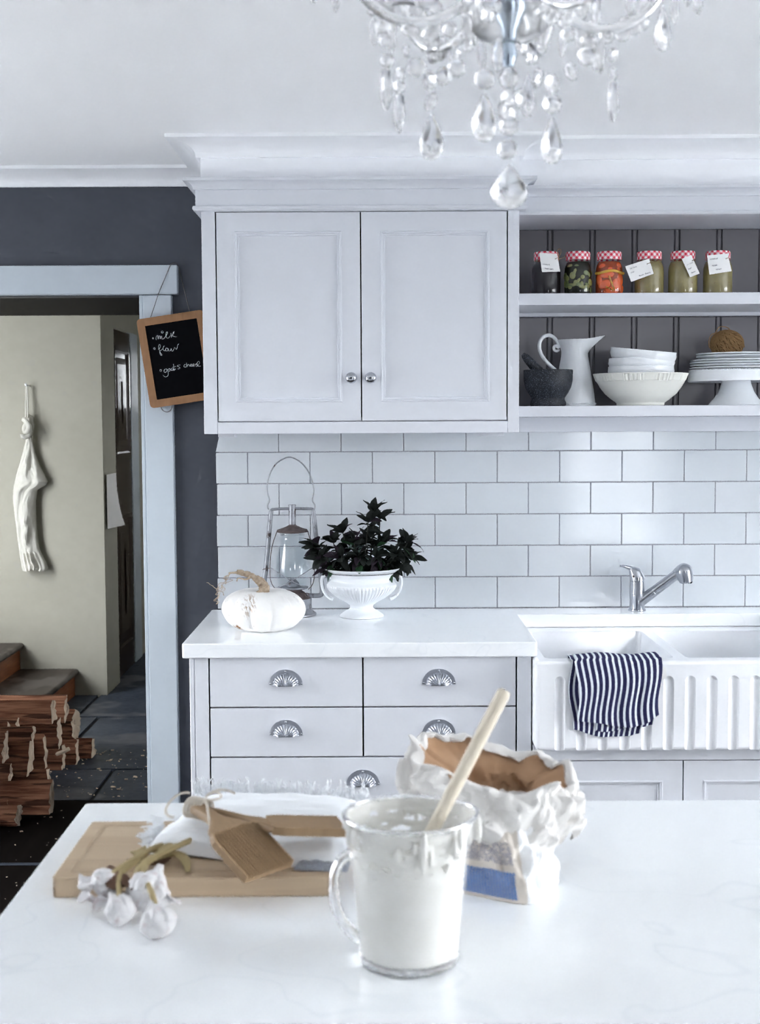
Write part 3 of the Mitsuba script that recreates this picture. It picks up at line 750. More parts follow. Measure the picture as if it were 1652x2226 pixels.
for k in range(6):
    m = (big if k < 4 else small).copy()
    m.apply_translation([kx + (.0, .001, -.001, .0015, .002, .001)[k], ky, zp + k * .0078 + (.0045 if k >= 4 else 0)])
    lab = f'white dinner plate on the cake stand, {names[k]} of the four wide plates' if k < 4 else f'smaller white plate under the twine ball, {names[k]} of the two side plates'
    solo('plate', m, 'white_china', lab, 'plate', 'plates stacked on the cake stand', smooth=35)
ztop = zp + 5 * .0078 + .0045 + .0045
tb = thing('twine_ball', 'ball of brown jute twine resting on the stacked plates', 'twine')
tx, ty, tz = 0.8126, -0.10, ztop + .0440
def ell(u):
    return u * np.array([.052, .046, .0435])
part(tb, 'core', blob((tx, ty, tz), (.0495, .0435, .041), 3), 'jute', True)
pts = []
for k in range(64):
    ax = R3((0, 1, 0), .75 + .5 * math.sin(k * .37)) @ R3((1, 0, 0), .5 * math.sin(k * .23 + 1)) if k % 16 < 11 else R3((1, 0, 0), 1.2 + .02 * k)
    off = ((k * 7) % 16 / 16 - .5) * 1.5
    c, s = math.cos(off), math.sin(off)
    for t in np.linspace(0, 2 * PI, 22, endpoint=False):
        pts.append(ax @ np.array([c * math.cos(t), c * math.sin(t), s]))
pts = np.array(pts)
pts /= np.linalg.norm(pts, axis=1, keepdims=True)
part(tb, 'winding', tube(ell(pts) + np.array([tx, ty, tz]), .0016, 5), 'jute', True)
loop = [(0.7484, -0.1450, 1.7303), (0.7453, -0.1450, 1.7544), (0.7522, -0.1450, 1.7714), (0.7751, -0.1100, 1.7821), (0.7836, -0.1100, 1.7964), (0.7980, -0.1100, 1.7991), (0.8153, -0.1100, 1.7933), (0.8212, -0.1100, 1.7833), (0.8379, -0.1450, 1.7710), (0.8483, -0.1550, 1.7519), (0.8529, -0.1550, 1.7320)]
part(tb, 'loose_end', stube(loop, .0014, 6, 60), 'jute', True)

# ------------------------------------------------------------------ on the worktop
ZW = 0.8997
def pumpkin_skin(p, n, uv):
    # scab and rust spots on the rind
    a = fbm(p.x * 25, p.y * 25, p.z * 25)
    base = mix((0.74, 0.73, 0.71), (0.80, 0.79, 0.77), a)
    d1 = dr.sqrt(dr.square((p.x + 0.655) / 0.022) + dr.square((p.z - 0.985) / 0.040) + dr.square((p.y + 0.52) / 0.05))
    f1 = smoothstep(0.50, 0.60, fbm(p.x * 190, p.y * 60, p.z * 130 + p.x * 130)) * smoothstep(1.25, 0.4, d1)
    d2 = dr.sqrt(dr.square((p.x + 0.693) / 0.016) + dr.square((p.z - 0.913) / 0.014) + dr.square((p.y + 0.47) / 0.06))
    f2 = smoothstep(0.35, 0.55, fbm(p.x * 160, p.y * 160, p.z * 160)) * smoothstep(1.2, 0.5, d2)
    f3 = smoothstep(0.80, 0.84, fbm(p.x * 130, p.y * 130, p.z * 130))
    c = mix(base, (0.33, 0.24, 0.17), f1 * 0.85)
    c = mix(c, (0.22, 0.10, 0.03), f2)
    return mix(c, (0.2, 0.15, 0.12), f3 * 0.7)
mat('pumpkin_skin', proc(pumpkin_skin), 0.33, 0.45)
def straw_col(p, n, uv):
    return mix((0.22, 0.15, 0.10), (0.52, 0.44, 0.34), fbm(p.x * 150, p.y * 150, p.z * 150))
mat('dry_stem', proc(straw_col), 0.9, 0.2)
px, py = -0.6236, -0.425
pk = thing('pumpkin', 'white pumpkin with a dry twisted stem on the left end of the worktop', 'pumpkin')
n, mth = 144, 40
Pp = np.zeros((n, mth, 3))
for i, t in enumerate(np.linspace(0, 2 * PI, n, endpoint=False)):
    lob = abs(math.sin(5.5 * t + .55 + .12 * math.sin(3 * t)))
    rid = 1 - .10 * (1 - lob ** .6)
    for j, b in enumerate(np.linspace(-PI / 2, PI / 2, mth)):
        c, s = math.cos(b), math.sin(b)
        r = .1245 * (c ** .72) * (rid if c > .15 else 1 + (rid - 1) * c / .15) * (1 + .015 * math.sin(t + .5))
        z = .0615 + .0625 * np.sign(s) * abs(s) ** 1.05
        z -= .020 * math.exp(-(r / .035) ** 2) * (s > 0); z += .012 * math.exp(-(r / .03) ** 2) * (s < 0)
        z += .004 * math.cos(t - 2.2) * c
        Pp[i, j] = [r * math.cos(t), r * math.sin(t) * .96, z]
pm = grid(Pp, close_u=True); pm.apply_translation([px, py, ZW - pm.bounds[0, 2]])
part(pk, 'rind', pm, 'pumpkin_skin', True)
st = [(px - .002, py + .002, 1.000), (-0.6238, -0.4300, 1.0347), (-0.6402, -0.4400, 1.0509), (-0.6531, -0.4450, 1.0611), (-0.6713, -0.4500, 1.0685), (-0.6961, -0.4550, 1.0746)]
sp = spline(st, 40)
k = np.arange(40)
stm = tube(sp, np.interp(k, [0, 6, 16, 22, 28, 39], [.019, .0145, .0115, .0075, .0085, .0065]), 18)
v = np.array(stm.vertices); nrm = stm.vertex_normals
stm.vertices = v + nrm * (meshkit.fbm(v * np.array([300, 300, 220]), 3)[:, None] - .5) * .012
part(pk, 'stem', stm, 'dry_stem', True, label='dry tan stem')
def wig(a, b, amp, nn, seed):
    r = np.random.default_rng(seed); a, b = np.array(a), np.array(b)
    return [a + (b - a) * t + r.normal(0, amp, 3) * math.sin(PI * t) for t in np.linspace(0, 1, nn)]
part(pk, 'tendril', stube([(-0.6868, -0.4550, 1.0732), (-0.7055, -0.4550, 1.0719), (-0.7203, -0.4550, 1.0706)], [.004, .0025], 7, 14), 'dry_stem', True)
A0 = (-0.7176, -0.4550, 1.0706); B0 = (-0.7389, -0.4600, 1.0363); C0 = (-0.7537, -0.4600, 1.0257); D0 = (-0.7487, -0.4600, 1.0041); E0 = (-0.7849, -0.4550, 1.0427); F0 = (-0.7337, -0.4620, 1.0070); G0 = (-0.7570, -0.4600, 0.9799)
for i, (a, b, amp) in enumerate([(A0, B0, .006), (A0, B0, .007), (A0, C0, .005), (B0, C0, .004), (C0, D0, .004), (C0, E0, .003), (C0, F0, .004), (B0, D0, .005), (D0, G0, .004), (C0, G0, .005), (B0, F0, .004)]):
    part(pk, 'tendril', stube(wig(a, b, amp, 7, i + 3), [.0011, .0007], 5, 30), 'dry_stem', True)
part(pk, 'tendril', stube([(-0.6556, -0.4600, 1.0628), (-0.6750, -0.4680, 1.0545), (-0.6894, -0.4700, 1.0575), (-0.6949, -0.4700, 1.0481)], [.004, .002, .0015], 6, 16), 'dry_stem', True)

# --- old lantern
def worn_tin(p, n, uv):
    a = fbm(p.x * 60, p.y * 60, p.z * 60)
    r = smoothstep(0.62, 0.72, fbm(p.x * 110, p.y * 110, p.z * 45, octaves=4))
    return mix(mix((0.20, 0.21, 0.235), (0.34, 0.35, 0.38), a), (0.06, 0.045, 0.045), r)
mat('worn_tin', proc(worn_tin), 0.38, 0.5, metallic=0.45)
def rust(p, n, uv):
    return mix((0.045, 0.032, 0.030), (0.16, 0.125, 0.12), fbm(p.x * 80, p.y * 80, p.z * 80))
mat('rusty_iron', proc(rust), 0.6, 0.4, metallic=0.2)
LX, LY = -0.5550, -0.13
lt = thing('lantern', 'old grey metal hurricane lantern with a glass globe and wire handle behind the pumpkin', 'lantern')
S = 0.0014447
def lz(py): return 1.0994 + (1200 - py) * S
part(lt, 'tank', lathe(np.array([(0, ZW), (.070, ZW), (.0735, ZW + .002), (.0735, ZW + .006), (.066, ZW + .010), (.058, lz(1324)), (.0555, lz(1322)), (.0555, lz(1302)), (.054, lz(1300)), (0, lz(1300))]), 40, at=(LX, LY, 0)), 'worn_tin', 35)
part(lt, 'tank_cone', lathe(np.array([(.0555, lz(1301)), (.050, lz(1297)), (.036, lz(1288)), (.028, lz(1284)), (.028, lz(1279)), (0, lz(1279))]), 40, at=(LX, LY, 0)), 'rusty_iron', 35)
part(lt, 'globe_plate', lathe(np.array([(0, lz(1280)), (.045, lz(1280)), (.049, lz(1278)), (.049, lz(1276.5)), (0, lz(1275))]), 40, at=(LX, LY, 0)), 'worn_tin', 35)
gp = [(.040, lz(1275)), (.047, lz(1266)), (.0535, lz(1250)), (.0555, lz(1236)), (.0530, lz(1218)), (.0465, lz(1196)), (.0405, lz(1178)), (.0372, lz(1170)), (.0375, lz(1166)), (.0395, lz(1164)), (.0375, lz(1161)), (.0365, lz(1158))]
part(lt, 'globe', lathe(spline(gp, 60), 48, at=(LX, LY, 0)), 'globe_glass', True, label='clear glass globe')
part(lt, 'globe_lip', lathe(np.array([(.0365, lz(1164.5)), (.0405, lz(1163.5)), (.0405, lz(1161)), (.0365, lz(1160))]), 40, at=(LX, LY, 0)), 'clear_glass', True)
part(lt, 'wick_tube', cat(lathe(np.array([(.020, lz(1275)), (.020, lz(1268)), (.012, lz(1262)), (.008, lz(1258)), (0, lz(1258))]), 24, at=(LX, LY, 0))), 'worn_tin', 35)
part(lt, 'hood', lathe(np.array([(.0495, lz(1156)), (.0500, lz(1154.5)), (.047, lz(1151)), (.030, lz(1147)), (.016, lz(1143)), (.0112, lz(1141)), (.0112, lz(1139))]), 40, at=(LX, LY, 0)), 'rusty_iron', 35, label='rusty brown hood')
part(lt, 'chimney', lathe(np.array([(.0112, lz(1145)), (.0112, lz(1100)), (.0123, lz(1098)), (.0118, lz(1096.5)), (.009, lz(1096.5)), (.009, lz(1110)), (0, lz(1110))]), 28, at=(LX, LY, 0)), 'worn_tin', 35)
part(lt, 'spring', cat([tube([(LX + dx, LY - .01, lz(1158)), (LX + dx, LY - .01, lz(1143))], .0011, 5) for dx in (-.012, .004)] + [tube([(LX + .034 * math.cos(t), LY + .034 * math.sin(t), lz(1157)) for t in np.linspace(0, 2 * PI, 30, endpoint=False)], .0012, 5, closed=True)]), 'rusty_iron', True)
def lp(x, y, dy=0.0):
    return (LX + (x - 636) * S, LY + dy, lz(y))
part(lt, 'top_bar', stube([lp(590, 1112), lp(590.5, 1108), lp(596, 1106.3), lp(676, 1105.5), lp(681, 1107), lp(682, 1112)], .0068, 10, 40, flat=.62), 'worn_tin', 40)
part(lt, 'side_tube', stube([lp(590.5, 1110), lp(586, 1150), lp(578, 1230), lp(572, 1285), lp(575, 1294), lp(590, 1296), lp(612, 1296)], [.0066, .0072, .0078, .0075], 10, 50), 'worn_tin', 40)
part(lt, 'side_tube', stube([lp(681.5, 1110), lp(686, 1150), lp(694, 1230), lp(700, 1285), lp(697, 1294), lp(682, 1296), lp(660, 1296)], [.0066, .0072, .0078, .0075], 10, 50), 'worn_tin', 40)
for s in (-1, 1):
    part(lt, 'guard_wire', stube([lp(636 + s * 34, 1155), lp(636 + s * 36, 1162, -.01), lp(636 + s * 43, 1185, -.02), lp(636 + s * 47, 1215, -.03), lp(636 + s * 48, 1250, -.03), lp(636 + s * 44, 1268, -.03), lp(636 + s * 34, 1280, -.02)], .0012, 6, 40), 'rusty_iron', True)
    part(lt, 'guard_wire', stube([lp(636 + s * 48, 1232, -.03), lp(636 + s * 34, 1238, -.048), lp(636 + s * 8, 1254, -.058), lp(636 - s * 26, 1272, -.048), lp(636 - s * 34, 1275, -.04)], .0013, 6, 30), 'worn_tin', True)
part(lt, 'lift_lever', stube([lp(588, 1233, -.03), lp(578, 1234, -.03), lp(572, 1236, -.03)], .0013, 6, 8), 'rusty_iron', True)
part(lt, 'wick_knob', cat(tube([(LX + .02, LY - .02, lz(1288)), (LX + .045, LY - .045, lz(1290))], .0016, 6), tube([(LX + .047 + .005 * math.cos(t), LY - .046, lz(1290) + .006 * math.sin(t)) for t in np.linspace(0, 2 * PI, 14, endpoint=False)], .0014, 5, closed=True)), 'rusty_iron', True)
bail = [(585, 1107), (583, 1101), (584, 1094), (587, 1087), (586, 1080), (583, 1068), (584, 1048), (591, 1025), (604, 1006), (620, 996), (631, 993), (645, 997), (661, 1009), (674, 1028), (682, 1052), (683.5, 1070), (681, 1081), (681, 1089), (685, 1097), (685.5, 1104), (683, 1108)]
part(lt, 'handle', stube([lp(x, y, -.012 * math.sin(PI * i / 20)) for i, (x, y) in enumerate(bail)], .0021, 8, 110), 'worn_tin', True, label='arched wire handle')

# --- footed urn with a sage plant
UX, UY = -0.3378, -0.17
S = 0.0014309
zu = lambda q: ZW + (1341.5 - q) * S * 1.0
ur = thing('urn', 'white footed china urn with ribbed belly and two loop handles holding the plant', 'urn')
up_ = [(0, 1341.3), (47, 1341.5), (48.5, 1340.5), (48, 1338.5), (45, 1335.5), (37, 1329.5), (28, 1325), (25, 1321), (26, 1315.5), (33, 1310.5), (35, 1309), (50, 1301), (64, 1291), (72, 1283), (76.5, 1275), (76, 1270), (72, 1266), (68.2, 1262.5), (67, 1258), (68.5, 1251), (74, 1243.5), (82, 1238), (87, 1235), (88, 1233.6), (86, 1233), (80, 1237), (70, 1246), (64, 1258), (64, 1272), (0, 1274)]
prof = np.array([(r * S, zu(q)) for r, q in up_])
seg = []
for i in range(len(prof) - 1):
    for t in ((0, .34, .67) if 9 < i < 24 else (0,)):
        seg.append(prof[i] * (1 - t) + prof[i + 1] * t)
seg = np.array(seg + [prof[-1]])
def urib(t, i):
    z = seg[:, 1]
    band = np.clip((z - zu(1311)) / .012, 0, 1) * np.clip((zu(1269) - z) / .006, 0, 1) * (seg[:, 0] > .04)
    k = np.arange(len(seg)); outer = k < np.argmax(seg[:, 0] * (z > zu(1240))) 
    return 1 - .022 * band * outer * (1 - abs(math.sin(t * 30)))
part(ur, 'bowl', lathe(seg, 360, urib, at=(UX, UY, 0)), 'white_china', 45)
for s in (-1, 1):
    hp = [(66, 1257), (72, 1251.5), (79, 1250), (84.5, 1254), (87, 1263), (86, 1275), (82, 1286), (74, 1296), (62, 1303)]
    part(ur, 'handle', stube([(UX + s * a * S, UY - .004, zu(b)) for a, b in hp], [.0052, .0056, .0050, .0046, .0052, .006], 12, 60), 'white_china', True)
part(ur, 'soil', lathe(np.array([(.0, zu(1243)), (.112, zu(1243.5))])[::-1], 40, at=(UX, UY, 0)), 'dark_gap', True)
mat('sage_dark', (0.008, 0.011, 0.009), 0.7, 0.25)
mat('sage_purple', (0.016, 0.010, 0.017), 0.7, 0.25)
mat('sage_green', (0.018, 0.050, 0.022), 0.6, 0.3)
mat('sage_grey', (0.085, 0.125, 0.115), 0.75, 0.25)
mat('sage_stem', (0.025, 0.028, 0.022), 0.8, 0.2)
def leaf(bend, fold, wide):
    nu, nv = 9, 5
    P_ = np.zeros((nu, nv, 3))
    for i in range(nu):
        u = i / (nu - 1)
        w = wide * (math.sin(PI * min(u * .95 + .03, 1)) ** .8) * (1 - .25 * u)
        for j in range(nv):
            q = (j / (nv - 1) - .5) * 2
            P_[i, j] = [u * math.cos(bend * u * .5), q * w, -math.sin(bend * u) * .45 * u + fold * abs(q) * w + .02 * math.sin(9 * u + 3 * q)]
    return cat(grid(P_), tr(grid(P_, flip=True), 0, 0, -.002))
LEAFM = [leaf(b, f, w) for b, f, w in ((.3, .28, .26), (.9, .22, .25), (1.4, .2, .27), (.6, .35, .22))]
LEAVES = []
LEAF = {(i, m): mikit.ply(lm, m, True) for i, lm in enumerate(LEAFM) for m in ('sage_dark', 'sage_purple', 'sage_green', 'sage_grey')}
sg_ = thing('sage_plant', 'dark leafy sage plant growing in the white urn', 'plant')
r2 = np.random.default_rng(21)
def frame(d, rollv):
    d = d / np.linalg.norm(d); a = np.cross([0, 0, 1.0], d)
    if np.linalg.norm(a) < 1e-3: a = np.array([1.0, 0, 0])
    a /= np.linalg.norm(a); c = np.cross(d, a)
    a2 = a * math.cos(rollv) + c * math.sin(rollv); c2 = np.cross(d, a2)
    return np.stack([d, a2, c2], 1)
def put_leaf(p, d, L, m):
    F = np.eye(4); F[:3, :3] = frame(d, r2.normal(0, .5)) * L; F[:3, 3] = p
    LEAVES.append((F, int(r2.integers(4)), m))
tipsP = [(-0.2990, -0.1700, 1.2287), (-0.3161, -0.2100, 1.1988), (-0.2791, -0.1500, 1.2042), (-0.3952, -0.1800, 1.1639), (-0.4227, -0.2200, 1.1362), (-0.4694, -0.2250, 1.1141), (-0.4593, -0.2350, 1.0881), (-0.3587, -0.2300, 1.1368), (-0.3172, -0.1200, 1.1337), (-0.2667, -0.2000, 1.1335), (-0.2134, -0.1600, 1.1122), (-0.1952, -0.1900, 1.1322), (-0.2343, -0.2200, 1.0996), (-0.3445, -0.2500, 1.0961), (-0.2882, -0.2500, 1.0930), (-0.4011, -0.2400, 1.0925), (-0.1878, -0.1700, 1.0842), (-0.4802, -0.2350, 1.1237)]
cols = ['sage_dark'] * 7 + ['sage_purple'] * 2 + ['sage_green'] + ['sage_grey']
for ti, tp in enumerate(tipsP):
    tp = np.array(tp)
    root = np.array([UX + (tp[0] - UX) * .45 + r2.normal(0, .01), UY + (tp[1] - UY) * .4, zu(1243)])
    mid_ = (root + tp) / 2 + np.array([(tp[0] - UX) * .12, 0, .012])
    sp_ = spline([root, mid_, tp], 16)
    part(sg_, 'stem', tube(sp_, np.linspace(.0026, .0014, 16), 6), 'sage_stem', True)
    up_d = (sp_[-1] - sp_[-4]); up_d /= np.linalg.norm(up_d)
    L0 = .060 if ti in (0, 3, 11) else .055
    for q in range(7):                      # tip rosette
        a = q * 1.05 + r2.uniform(-.3, .3)
        side = frame(up_d, a)[:, 1]
        put_leaf(tp, up_d * r2.uniform(.5, 1.2) + side * r2.uniform(.5, 1.0), L0 * r2.uniform(.75, 1.1), cols[r2.integers(9)])
    for q in range(2, 15, 2):
        for s in (-1, 1) if q > 4 else (-1, 1, 2):
            side = frame(sp_[min(q + 1, 15)] - sp_[q - 1], r2.uniform(0, 2 * PI))[:, 1] * (1 if s > 0 else -1)
            if r2.random() < .93:
                put_leaf(sp_[q], side + np.array([0, -.15, r2.uniform(-.35, .5)]), L0 * r2.uniform(.65, 1.05), cols[r2.integers(len(cols))])
for tgt, m, L in [((-0.3440, -0.3000, 1.0551), 'sage_green', .052), ((-0.3497, -0.2800, 1.0781), 'sage_green', .05), ((-0.1701, -0.2000, 1.0500), 'sage_dark', .05), ((-0.2513, -0.2500, 1.1493), 'sage_green', .055), ((-0.4618, -0.2500, 1.0457), 'sage_dark', .05), ((-0.4891, -0.2400, 1.0419), 'sage_purple', .05), ((-0.3689, -0.2000, 1.1841), 'sage_dark', .05), ((-0.3831, -0.2700, 1.1378), 'sage_grey', .04), ((-0.3161, -0.2800, 1.0962), 'sage_grey', .03), ((-0.2334, -0.1700, 1.1623), 'sage_purple', .05)]:
    tgt = np.array(tgt); c = np.array([UX, UY, zu(1215)]); d = tgt - c; d[2] -= .01
    d /= np.linalg.norm(d)
    put_leaf(tgt - d * L, d, L, m)

LEAVES.sort(key=lambda q: q[0][1, 3])          # the 300 nearest ones singly, those behind them as one mass
for F, i, m in LEAVES[:295]:
    part(sg_, 'leaf', LEAF[(i, m)], None, to_world=T(F))
inner = []
for F, i, m in LEAVES[295:]:
    q = LEAFM[i].copy(); q.apply_transform(F); inner.append(q)
part(sg_, 'inner_leaves', cat(inner), 'sage_dark', True, kind='stuff')

# --- mixer tap
tap = thing('tap', 'chrome single lever mixer tap with an angled pull-out spout behind the sink', 'tap')
FX, FY = 0.5430, -0.072
S = 0.0014646
zf = lambda q: 0.9401 + (1300 - q) * S
part(tap, 'base_ring', lathe(np.array([(0, ZW), (.0275, ZW), (.0283, ZW + .002), (.0275, ZW + .0055), (.025, ZW + .007), (0, ZW + .007)]), 48, at=(FX, FY, 0)), 'chrome', 35)
part(tap, 'body', lathe(np.array([(.0243, ZW + .006), (.0240, zf(1291)), (.0234, zf(1290.5)), (.0240, zf(1290)), (.0236, zf(1262.5)), (.0228, zf(1262)), (0, zf(1262))]), 48, at=(FX, FY, 0)), 'chrome', 35)
hd = m3.Manifold.batch_hull([m3.Manifold.cylinder(.012, .0236, .0236, 40).translate([FX, FY, zf(1261.5)]), m3.Manifold.sphere(.017, 32).translate([FX - .004, FY - .002, zf(1244)]), m3.Manifold.sphere(.010, 24).translate([FX - .017, FY - .002, zf(1237.5)])])
part(tap, 'lever_head', hd, 'chrome', 40)
lv = [np.array((FX - .010, FY - .002, zf(1238.0))), np.array((FX - .030, FY - .004, zf(1232.5))), np.array((FX - .045, FY - .006, zf(1229.5))), np.array((FX - .056, FY - .008, zf(1228.2)))]
part(tap, 'lever', stube(lv, [.0085, .0068, .0045, .0030], 12, 24), 'chrome', True)
part(tap, 'screw_cap', blob((FX - .0155, FY - .019, zf(1251)), (.0035, .0015, .0035), 2), 'rusty_iron', True)
s0, s1 = np.array((FX + .004, FY - .006, zf(1310))), np.array((FX + .0905 / 1.0 * 1.0 + .036, FY - .035, zf(1241)))
dd = (s1 - s0) / np.linalg.norm(s1 - s0); Ls = np.linalg.norm(s1 - s0)
def along(f): return s0 + dd * Ls * f
part(tap, 'spout', tube([along(f) for f in (0, .02, .37, .378)], [.016, .0172, .0168, .0160], 28), 'chrome', 35)
part(tap, 'spray_hose_head', tube([along(f) for f in (.378, .386, .62, .85, .93)], [.0155, .0163, .0160, .0158, .0165], 28), 'chrome', 35)
hc = np.array((0.6833, -0.1120, 1.0284))
hdm = m3.Manifold.batch_hull([m3.Manifold.sphere(.0275, 40).translate(hc.tolist()), m3.Manifold.sphere(.016, 32).translate((hc + [-.018, .004, -.002]).tolist()), m3.Manifold.cylinder(.006, .021, .0215, 40).rotate([8, -14, 0]).translate((hc + [.006, -.006, -.030]).tolist())])
part(tap, 'spray_head', hdm, 'chrome', 40)
nz = cat([blob((hc + [.006 + .015 * math.cos(t), -.006 + .015 * math.sin(t), -.0305 + .002 * math.cos(t) * -1]), (.003, .003, .004), 1) for t in np.linspace(0, 2 * PI, 10, endpoint=False)])
part(tap, 'nozzle', cat(lathe(np.array([(0, -.032), (.0185, -.032), (.019, -.028)])[::-1], 32, at=hc + [.006, -.006, 0]), nz), 'dark_gap', True)

# --- striped tea towel over the sink front
def towel_stripes(p, n, uv):
    u = uv.x * 14.0
    f = u - dr.floor(u)
    edge = 0.03 * (dr.select(((uv.y * 260) - dr.floor(uv.y * 260)) < 0.5, 1.0, -1.0))
    on = (f > 0.36 + edge) & (f < 0.97 + edge)
    w = noise(p.x * 900, p.y * 900, p.z * 1500)
    blue = mix((0.010, 0.010, 0.045), (0.085, 0.085, 0.19), smoothstep(0.45, 0.95, w))
    return dr.select(on, blue, mix((0.60, 0.66, 0.70), (0.74, 0.78, 0.80), w))
mat('towel_cloth', proc(towel_stripes), 0.9, 0.15, sheen=0.3)
tw = thing('tea_towel', 'navy and white striped tea towel folded over the front of the sink', 'towel')
def drape(x0, x1, zlow, yo, seed, foldin=.06, skew=0.0):
    """cloth over the sink rim: from inside the bowl, over the rim, down the front to zlow(s)."""
    nu, nv = 56, 48
    P_ = np.zeros((nu, nv, 3)); UV = np.zeros((nu, nv, 2))
    top = KZ1 + .0025 + yo * .4
    for i in range(nu):
        s = i / (nu - 1)
        zl = zlow(s)
        inn, front = foldin, top - zl
        tot = inn + .045 + front
        for j in range(nv):
            t = j / (nv - 1) * tot
            if t < inn: y, z = -.672 + yo * .3, top - (inn - t)
            elif t < inn + .045:
                a = (t - inn) / .045 * PI
                y, z = -.7015 + math.cos(a) * (.0285 + yo * .5), top + math.sin(a) * .005
            else:
                y, z = -.7305 - yo, top - (t - inn - .045)
            dn = max(0, (top - z)) if t > inn else 0
            wv = meshkit.noise(np.array([s * 5, 0, seed]), seed) - .5
            rip = .007 * math.sin(s * 14 + seed) * min(dn / .08, 1) + .012 * wv * min(dn / .1, 1)
            x = x0 + (x1 - x0) * s + skew * dn + .006 * math.sin(dn * 32 + seed + 2 * s) * (dn > 0)
            x += .10 * dn * dn * (0.5 - s) * 2 * (.9)
            P_[i, j] = [x, y - abs(rip) - .001, z + (.003 * math.sin(s * 9 + seed) if t >= inn else 0)]
            UV[i, j] = [s, t]
    return P_, UV
def cloth_part(name, P_, UV, scale, label=None):
    m = grid(P_); uv = UV.reshape(-1, 2) * np.array(scale)
    v, f = np.array(m.vertices), np.array(m.faces)
    part(tw, name, trimesh.Trimesh(v, f, process=False), 'towel_cloth', True, label, uv=uv)
Pb, Ub = drape(0.2348, 0.4333, lambda s: .6630 + .006 * math.sin(5 * s + 1) - .012 * math.sin(PI * s) + .012 * max(0, s - .8), .001, 2)
cloth_part('back_fold', Pb, Ub + np.array([.013, 0]), (13 / 14, 1.0))
Pf, Uf = drape(0.2495, 0.4761, lambda s: .690 + .012 * (1 - s) - .014 * math.sin(PI * s * 1.1) + .030 * max(0, s - .82) * 3, .017, 5, skew=.02)
cloth_part('front_fold', Pf, Uf, (1.0, 1.0))
Pm, Um = drape(0.2977, 0.4660, lambda s: .667 + .02 * s * s, .0065, 9)
cloth_part('middle_fold', Pm, Um + np.array([.01, 0]), (10 / 14, 1.0))
part(tw, 'label', box(0.4833, 0.4971, -.7275, -.7265, 0.8065, 0.8394), 'card', False, label='small white care label')

# ------------------------------------------------------------------ on the island
ZI = 0.9002
def board_wood(p, n, uv):
    st = cell_rand(dr.floor((p.y + 0.0137) / 0.034 + 0.25 * noise(p.x * 3, p.y * 2)))
    g = fbm(p.x * 6, p.y * 140, p.z * 140)
    return mix(mix((0.40, 0.29, 0.19), (0.56, 0.45, 0.32), st * 0.55 + g * 0.45), (0.30, 0.20, 0.13), smoothstep(0.6, 0.8, g) * 0.3)
mat('board_wood', proc(board_wood), 0.5, 0.35)
cb = thing('chopping_board', 'pale wooden chopping board with a shallow juice groove lying on the island', 'chopping board')
bm = rounded(-0.7055, -0.3425, -2.6365, -2.391, ZI, .9265, .0035, 16)
bm = bm ^ m3.CrossSection([[(-0.7055, -2.6365), (-0.3425, -2.6365), (-0.3425, -2.391), (-0.7055, -2.391)]]).offset(-.012, m3.JoinType.Round).offset(.012, m3.JoinType.Round, 2.0, 32).extrude(.1).translate([0, 0, ZI - .02])
def channel(a, b):
    e = [m3.Manifold.sphere(.0042, 20).translate([p[0], p[1], .9284]) for p in (a, b)]
    return m3.Manifold.batch_hull(e)
for a_, b_ in (((-.682, -2.614), (-.682, -2.414)), ((-.682, -2.414), (-.366, -2.414)), ((-.366, -2.414), (-.366, -2.614)), ((-.366, -2.614), (-.682, -2.614))):
    bm = bm - channel(a_, b_)
part(cb, 'board', bm, 'board_wood', 30)

# --- folded fringed napkin under the butter paddles
mat('napkin_cloth', (0.80, 0.82, 0.84), 0.9, 0.1, sheen=0.2)
nk = thing('napkin', 'white frayed cloth folded on the chopping board under the wooden paddles', 'cloth')
def cloth_grid(c0, c1, c2, c3, thick, fn, n=48, m_=36):
    """lofted cushion of cloth with corners c0..c3, lifted by fn(s, t)."""
    c0, c1, c2, c3 = map(np.array, (c0, c1, c2, c3))
    P_ = np.zeros((n, m_, 3)); Q = np.zeros((n, m_, 3))
    for i in range(n):
        for j in range(m_):
            s, t = i / (n - 1), j / (m_ - 1)
            b = (c0 * (1 - s) + c1 * s) * (1 - t) + (c3 * (1 - s) + c2 * s) * t
            e = (1 - abs(2 * s - 1) ** 6) ** .5 * (1 - abs(2 * t - 1) ** 4) ** .5
            wv = (meshkit.fbm(np.array([s * 7, t * 6, thick * 90]), 3) - .5) * .010
            P_[i, j] = b + [wv * .5, 0, thick * e + wv * e + fn(s, t)]
            Q[i, j] = b + [0, 0, fn(s, t) * .6]
    top, bot = grid(P_), grid(Q, flip=True)
    if top.face_normals[:, 2].mean() < 0: top.invert(); bot.invert()
    return cat(top, bot)
zb_ = .9272
part(nk, 'roll', cloth_grid((-0.600, -2.545, zb_), (-0.335, -2.615, zb_), (-0.325, -2.515, zb_), (-0.585, -2.455, zb_), .030, lambda s, t: .004 * math.sin(7 * s)), 'napkin_cloth', True)
part(nk, 'back_fold', cloth_grid((-0.580, -2.470, zb_), (-0.325, -2.530, zb_), (-0.300, -2.385, zb_), (-0.560, -2.335, zb_ - .012), .036, lambda s, t: .012 * t), 'napkin_cloth', True)
fr = []
r3 = np.random.default_rng(5)
for k in range(300):
    s = r3.uniform(0, 1)
    a = np.array([-0.560 + .262 * s, -2.345 - .047 * s, zb_ + .028 + r3.uniform(-.012, .012)])
    d = np.array([r3.normal(0, .004), r3.uniform(.002, .010), r3.uniform(.004, .017)])
    fr.append(stube([a, a + d * .5 + r3.normal(0, .002, 3), a + d], .0012, 4, 5))
